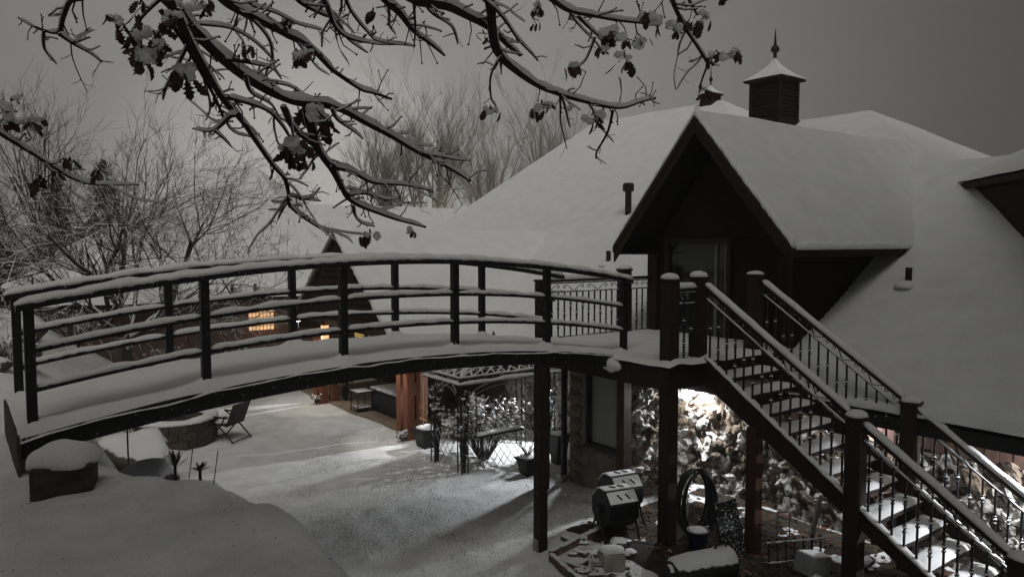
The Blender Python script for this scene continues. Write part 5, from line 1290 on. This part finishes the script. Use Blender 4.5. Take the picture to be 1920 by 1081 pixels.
tree("garden_tree", "low bare tree leaning in at the left frame edge", gz0(-12.8, 17.0), 8, 2.6, 0.05, 18, 'twig', lean=(0.2, 0), spread0=0.9, up=0.03, spread=0.65, nch=(6, 5, 4), thin_r=0.005, wob=0.16)
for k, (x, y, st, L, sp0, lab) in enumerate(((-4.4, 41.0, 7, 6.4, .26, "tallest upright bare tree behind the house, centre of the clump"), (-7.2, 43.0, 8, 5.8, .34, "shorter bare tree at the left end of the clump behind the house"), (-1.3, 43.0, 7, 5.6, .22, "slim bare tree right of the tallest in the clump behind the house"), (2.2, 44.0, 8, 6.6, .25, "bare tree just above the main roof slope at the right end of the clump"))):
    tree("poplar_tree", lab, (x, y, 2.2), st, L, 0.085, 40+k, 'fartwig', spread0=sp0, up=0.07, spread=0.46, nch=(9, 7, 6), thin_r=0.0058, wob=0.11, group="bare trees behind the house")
spot("assumed_street_glow", (-3.2, 37.6, 2.6), (-2.8, 42.5, 6.0), 330, 80, (1.0, 0.84, 0.66), 0.8, 0.2)  # warm light on the bare trees, its source assumed behind the roof
t = thing("assumed_street_lamp", "unseen street lamp assumed behind the house roof for the warm glow on the bare trees", "lamp", (-3.2, 37.2, 0.0), local=False)  # unseen lamp post added as a fixture for the assumed glow
b = MB(); b.tube([(-3.2, 37.2, -.2), (-3.2, 37.2, 2.5)], .05, 8); b.build("pole", 'gutter', t)
b = MB(); b.tube([(-3.2, 37.2, 2.5), (-3.2, 37.35, 2.6), (-3.2, 37.5, 2.6)], [.05, .09, .12], 10); b.build("assumed_lamp_head", 'gutter', t)

# evergreens at far left
def evergreen(label, x, y, h, r, seed):
    rg = random.Random(seed); z0 = ground_z(x, y); t = thing("evergreen_tree", label, "tree", (x, y, z0), local=False, group="dark evergreens at far left")
    b = MB(); b.tube([(x, y, z0-.1), (x, y, z0+h*.95)], [.16, .02], 6); b.build("trunk", 'bark', t)
    b = MB()
    for k in range(5200):
        f = rg.random()**0.6; zz = z0 + h*(1-f)*0.94 + .35; rad = r*f*rg.uniform(.2, 1.0); a = rg.uniform(0, 6.3)
        p = V((x+rad*math.cos(a), y+rad*math.sin(a), zz - rad*.25)); s = rg.uniform(.14, .32); d = V((math.cos(a), math.sin(a), rg.uniform(-.5, .15))).normalized(); w = d.cross(V((0, 0, 1)))*.45
        b.add([p - d*s*.5, p + w*s, p + d*s, p - w*s], [(0, 1, 2, 3)])
    b.build("crown", 'needle', t)
evergreen("broad dark evergreen at the left picture edge", -18.2, 26.0, 5.4, 3.4, 1)
evergreen("dark evergreen behind the tall bare tree", -17.3, 28.5, 6.0, 3.0, 2)
evergreen("tallest dark evergreen far left, right one of three", -16.6, 30.5, 6.9, 2.9, 3)
# unseen trees added behind the viewpoint to dim the near slope and right roof
def broad_tree(label, x, y, zc, r, rzz, seed):
    rg = random.Random(seed); z0 = ground_z(x, y); t = thing("added_shade_tree", label, "tree", (x, y, z0), local=False, group="shade trees added behind the viewpoint")
    b = MB(); b.tube([(x, y, z0-.2), (x+.1, y, (z0+zc)/2), (x, y, zc+rzz*.6)], [.3, .22, .05], 8)
    for k in range(9):
        a = k*2.4; b.tube([(x, y, zc-rzz*.8+k*.1*rzz), (x+r*.8*math.cos(a), y+r*.8*math.sin(a), zc-rzz*.4+k*.12*rzz)], [.1, .02], 5)
    b.build("trunk", 'bark', t)
    b = MB()
    for k in range(int(420*r*r)):
        d = V((rg.gauss(0, 1), rg.gauss(0, 1), rg.gauss(0, 1))).normalized()*rg.random()**.4; p = V((x+d.x*r, y+d.y*r, zc+d.z*rzz)); s = rg.uniform(.2, .42)
        m_ = Matrix.Rotation(rg.uniform(0, 6.3), 3, 'Z') @ Matrix.Rotation(rg.uniform(-1.5, 1.5), 3, 'X')
        b.add([p + m_ @ V(q) for q in ((-s, 0, 0), (0, -s*.7, 0), (s, 0, 0), (0, s*.7, 0))], [(0, 1, 2, 3)])
    b.build("crown", 'needle', t)
for k, (x, y, zc, r_, rz_, lab) in enumerate(((6.3, -2.8, 17.5, 4.8, 7.0, "tall unseen tree added for shade behind the viewpoint on the stairs side"), (12.0, -2.0, 17.5, 5.0, 7.0, "tall unseen tree added for shade behind the viewpoint farthest to the right"), (-6.2, -3.6, 9.6, 2.6, 3.2, "low unseen tree added for shade behind the viewpoint on the bridge side"), (-2.6, -3.9, 9.8, 3.0, 4.2, "low unseen tree added for shade behind the viewpoint, left of centre"), (0.8, -4.0, 9.8, 3.0, 4.2, "low unseen tree added for shade straight behind the viewpoint"))):
    broad_tree(lab, x, y, zc, r_, rz_, 90+k)
# picket fence far left
t = thing("wooden_fence", "dark wooden picket fence far left behind the snowy slope", "fence", (-15.2, 22.0, 2.0), local=False)
for k in range(14):
    x = -15.4 + k*.16; y = 22.0 + k*.03; z = ground_z(x, y); b = MB(); b.box(x, x+.11, y, y+.03, z-.1, z+.85); b.build("picket", 'siding', t)
for zz in (.25, .65):
    b = MB(); b.tube([(-15.4, 22.04, ground_z(-15.4, 22)+zz), (-13.1, 22.45, ground_z(-13.1, 22.4)+zz)], .035, 4); b.build("rail", 'siding', t)
t = thing("reflector_stake", "thin stake with a small red reflector far left", "marker", gz0(-11.9, 18.5), local=False)
z = ground_z(-11.9, 18.5); b = MB(); b.tube([(-11.9, 18.5, z-.1), (-11.9, 18.5, z+1.0)], .02, 5); b.build("stake", 'siding', t); b = MB(); b.box(-11.93, -11.87, 18.44, 18.47, z+1.0, z+1.06); b.build("reflector", 'red', t)

# shrubs before the brick wing
for k, (x, y, r, h, lab) in enumerate(((-8.2, 17.6, .75, .95, "snowy twiggy shrub left of the lit window"), (-9.9, 16.8, .7, .85, "snowy twiggy shrub at the brick wall, middle of three"), (-6.9, 18.3, .6, .9, "snowy twiggy shrub just below the lit window"), (-8.6, 11.9, .5, .62, "low bunch of dry stems behind the bridge end post"), (-9.6, 12.6, .6, .8, "brushy bare shrub at the left picture edge"), (-7.4, 10.9, .35, .45, "small bunch of dry grass stems at the bridge end"))):
    twig_bush("twiggy_shrub", lab, gz0(x, y), r, h, 46, 60+k, local=False, cat="shrub", group="shrubs on the left", snowy=30)

# far brick house
t = thing("far_house", "distant brick house with snowy hip roof behind the bare tree", "house", (-15.0, 38.0, 0.0), local=False)
b = MB(); b.box(-21.0, -10.6, 36.0, 46.0, -0.5, 4.1); wl_ = b.build("wall", 'brick', t)
for x in (-15.75, -14.05, -12.3):
    b = MB(); b.box(x, x+.95, 35.93, 35.98, 2.3, 3.75); w_ = b.build("window_trim", 'blind', wl_)
    b = MB(); b.box(x+.14, x+.81, 35.90, 35.925, 2.4, 3.65); b.build("pane", 'glass', w_)
b = MB(); b.add([(-21.5,35.5,4.1),(-10.1,35.5,4.1),(-10.1,46.5,4.1),(-21.5,46.5,4.1),(-17.2,41,7.5),(-13.9,41,7.5)], [(0,1,5,4),(1,2,5),(2,3,4,5),(3,0,4),(3,2,1,0)]); b.build("roof_snow", 'roofsnow', t)

# ------------------------------------------------------------------ overhanging oak
oak = thing("oak_tree", "oak with long snow laden limbs and clusters of dead brown leaves overhead", "tree", (-5.6, 2.2, 1.6), local=False)
TR = V((-5.6, 2.2, 1.6))
b = MB(); b.tube([TR + V((0,0,-.2)), TR + V((.05,0,1.2)), TR + V((.2,.1,3.0)), TR + V((.6,.3,4.6))], [.34, .27, .22, .16], 12); b.build("trunk", 'bark', oak, smooth=True)
b = MB()
for tip in ((-2.03, 3.3, 4.95), (-1.8, 3.5, 4.9), (-2.2, 3.4, 4.8), (-1.0, 3.5, 4.9), (-0.6, 3.4, 4.9), (-.15, 3.6, 4.9), (.1, 3.6, 4.95), (.75, 3.8, 5.05), (-2.2, 2.9, 4.25)):
    a = TR + V((.5, .25, 4.2)); c_ = V(tip); m1 = a.lerp(c_, .4) + V((0, 0, .9)); m2 = a.lerp(c_, .75) + V((0, 0, .75))
    pts = smooth_path([(*a, .10), (*m1, .07), (*m2, .045), (*c_, .022)], 5)
    b.tube([q[:3] for q in pts], [q[3] for q in pts], 7)
b.build("main_limb", 'bark', oak, smooth=True)
rg = random.Random(17)
ALL = [list(r) for r in BR]
for rows in BR:                                                # tangle of lesser branches off each limb
    L = sum((V(b_[:3]) - V(a_[:3])).length for a_, b_ in zip(rows, rows[1:]))
    if L < 0.45: continue
    for j in range(int(L/0.34)):
        i = rg.randrange(0, len(rows)-1); f = rg.random(); p = V(rows[i][:3]).lerp(V(rows[i+1][:3]), f); r0 = (rows[i][3]*(1-f) + rows[i+1][3]*f)*rg.uniform(.3, .5)
        d = (V(rows[i+1][:3]) - V(rows[i][:3])).normalized(); a = rg.choice((-1, 1))*rg.uniform(.4, 1.1)
        d = V((d.x*math.cos(a) - d.z*math.sin(a), d.y + rg.uniform(-.4, .4), d.x*math.sin(a) + d.z*math.cos(a))).normalized()
        ln = rg.uniform(.14, .42); r0 = max(.0026, min(.009, r0)); q = [[*p, r0]]
        for s_ in range(1, 5):
            d = (d + V((rg.uniform(-.35, .35), rg.uniform(-.2, .2), rg.uniform(-.35, .22)))).normalized(); p = p + d*ln/4; q.append([*p, r0*(1 - .15*s_)])
        ALL.append(q)
for k, rows in enumerate(ALL):
    pts = smooth_path(rows, 5)
    for q in pts:
        nz_ = V((q[0]*4, q[1]*4, q[2]*4)); a_ = 0.012
        q[0] += a_*noise.noise(nz_ + V((7, 0, 0))); q[2] += a_*noise.noise(nz_ + V((0, 9, 0)))
        q[3] = q[3]*(0.94 + 0.13*noise.noise(nz_*3))
    b = MB(); path = [V(q[:3]) for q in pts]; rad = [max(.0022, q[3]) for q in pts]
    b.tube(path, rad, 7)
    # knobby side twigs
    L = sum((c - a).length for a, c in zip(path, path[1:]))
    twigs = []
    for j in range(int(L/0.06)):
        i = rg.randrange(1, len(path)-1) if len(path) > 3 else 1
        td = (path[i+1]-path[i-1]).normalized(); ax = td.orthogonal().normalized(); ax.rotate(Matrix.Rotation(rg.uniform(0, 6.3), 3, td))
        d = (td*rg.uniform(.2, 1.0) + ax).normalized(); d.y *= .7; ln = rg.uniform(.03, .13)*(1.4 if rad[i] > .008 else .8)
        p0 = path[i]; p1 = p0 + d*ln*.5 + V((0, 0, rg.uniform(-.01, .015))); p2 = p1 + (d + V((rg.uniform(-.6, .6), 0, rg.uniform(-.4, .7)))).normalized()*ln*.5
        r0 = min(rad[i]*.5, .0048)
        b.tube([p0, p1, p2], [r0, r0*.75, r0*.55], 4); b.ico(p2, r0*1.25, sub=1, amp=0)
        twigs.append((p0, p1, p2, r0))
        if rg.random() < .4:
            e = p1 + (ax + td*rg.uniform(-.5, .5)).normalized()*ln*.4; b.tube([p1, e], [r0*.7, r0*.45], 4); b.ico(e, r0*1.1, sub=1, amp=0)
    br_o = b.build("branch", 'bark', oak, smooth=True)
    s = MB(); horiz = []
    sub = path[::2] if len(path) > 8 else path; sr = rad[::2] if len(path) > 8 else rad
    # snow lies on stretches that are not too steep
    run = []; n_made = 0
    for i in range(len(path)):
        tdir = (path[min(i+1, len(path)-1)] - path[max(i-1, 0)]).normalized()
        if abs(tdir.z) < 0.88 and noise.noise(path[i]*5 + V((k, 0, 0))) > -0.5:
            run.append(i)
        if (abs(tdir.z) >= 0.88 or noise.noise(path[i]*5 + V((k, 0, 0))) <= -0.5 or i == len(path)-1):
            if len(run) > 2:
                pr_ = [path[j] for j in run]; rr2 = [rad[j] for j in run]; sc = []
                prof = [(-.92, .1), (-1.05, .55), (-.8, 1.1), (-.35, 1.5), (0, 1.6), (.35, 1.5), (.8, 1.1), (1.05, .55), (.92, .1), (0, -.2)]
                vs, m = [], len(prof); n = len(pr_)
                for jj, p in enumerate(pr_):
                    t_ = pr_[min(jj+1, n-1)] - pr_[max(jj-1, 0)]; sd = V((-t_.y, t_.x, 0)); sd = sd.normalized() if sd.length > 1e-5 else V((1, 0, 0))
                    e = min(1.0, .25 + .4*min(jj, n-1-jj)); q_ = p*9
                    w_ = rr2[jj]*(1.0 + .3*noise.noise(q_)) + .0035*e; h_ = (rr2[jj]*(.9 + .5*noise.noise(q_*1.7 + V((3, 0, 0)))) + .006)*e
                    for a_, c_ in prof: vs.append(p + sd*(a_*w_*(.5+.5*e)) + V((0, 0, c_*h_)))
                fs = [(i2*m+j2, (i2+1)*m+j2, (i2+1)*m+(j2+1) % m, i2*m+(j2+1) % m) for i2 in range(n-1) for j2 in range(m)]
                fs += [tuple(range(m)), tuple(range((n-1)*m, n*m))[::-1]]
                s.add(vs, fs)
            run = []
    for (p0, p1, p2, r0) in twigs:
        if abs((p2-p0).normalized().z) < .75: s.snowstrip([p0 + V((0,0,r0*.6)), p1 + V((0,0,r0*.5)), p2 + V((0,0,r0*.4))], r0*2.4, r0*2.0, seed=k, step=.03, rough=.4)
    if s.v: s.build("snow", 'snow', br_o, smooth=True)

# lobed oak leaves: four shared meshes, each leaf an object of a cluster
leaf_me = []
for k in range(4):
    rl = random.Random(k+50); prof = [(0, .03), (.12, .10), (.22, .24), (.30, .13), (.42, .32), (.50, .17), (.62, .38), (.72, .20), (.84, .28), (.93, .14), (1.0, .02)]
    vs, fs = [], []; curl = rl.uniform(.3, .9)
    for t_, w_ in prof:
        w_ *= rl.uniform(.8, 1.15); zc = -curl*t_*t_*.35
        for s_ in (-1, 0, 1): vs.append((w_*s_*(1-.25*curl), zc*.6 + (.16*abs(s_)*w_*2*curl), -t_))
    for i in range(len(prof)-1):
        fs += [(i*3, i*3+1, i*3+4, i*3+3), (i*3+1, i*3+2, i*3+5, i*3+4)]
    b = MB(); b.add(vs, fs); me = b.mesh("leaf", smooth=True); me.materials.append(M['leaf']); leaf_me.append(me)
rg = random.Random(23)
for (x, y, z, s, n, sn) in CL:
    c = V((x, y, z)); b = MB()
    tips = []
    for k in range(max(3, n//2)):
        e = c + V((rg.uniform(-.5, .5)*s, rg.uniform(-.4, .4)*s, rg.uniform(-.1, .5)*s)); b.tube([c + V((0, 0, .55*s)), c + V((rg.uniform(-.15, .15)*s, 0, .3*s)), e], [.0035, .003, .002], 4); tips.append(e)
    cl = b.build("leaf_cluster", 'bark', oak)
    for k in range(n):
        p = rg.choice(tips) + V((rg.uniform(-.18, .18)*s, rg.uniform(-.18, .18)*s, rg.uniform(-.05, .1)*s)); sc = s*rg.uniform(.52, .82)
        place("leaf", leaf_me[rg.randrange(4)], cl, p, (rg.uniform(-.75, .75), rg.uniform(-.75, .75), rg.uniform(0, 6.3)), (sc, sc, sc))
    if sn:
        b = MB()
        for k in range(5 if s > .11 else 3):
            b.ico(c + V((rg.uniform(-.42, .42)*s, rg.uniform(-.25, .25)*s, rg.uniform(-.05, .45)*s)), s*rg.uniform(.15, .27), sub=3, amp=.6, freq=1.8, seed=rg.uniform(0, 50), squash=(rg.uniform(.8, 1.3), 1.0, rg.uniform(.65, 1.15)))
        b.build("snow_cap", 'snow', cl, smooth=True)

# ------------------------------------------------------------------ snowy air
b = MB(); b.box(-60, 60, -30, 62, -3.0, 26.0)
hz = b.build("haze", 'snow', None); hz["kind"] = "stuff"; tag(hz, "thin snowy haze filling the night air over the yard", "haze")
hm = bpy.data.materials.new("snowy_air"); hm.use_nodes = True
hn = hm.node_tree.nodes; hn.clear(); ho = hn.new("ShaderNodeOutputMaterial"); hv = hn.new("ShaderNodeVolumePrincipled")
hv.inputs["Color"].default_value = (0.82, 0.82, 0.80, 1); hv.inputs["Density"].default_value = 0.004; hv.inputs["Anisotropy"].default_value = 0.2
hm.node_tree.links.new(hv.outputs[0], ho.inputs["Volume"])
hz.data.materials.clear(); hz.data.materials.append(hm)
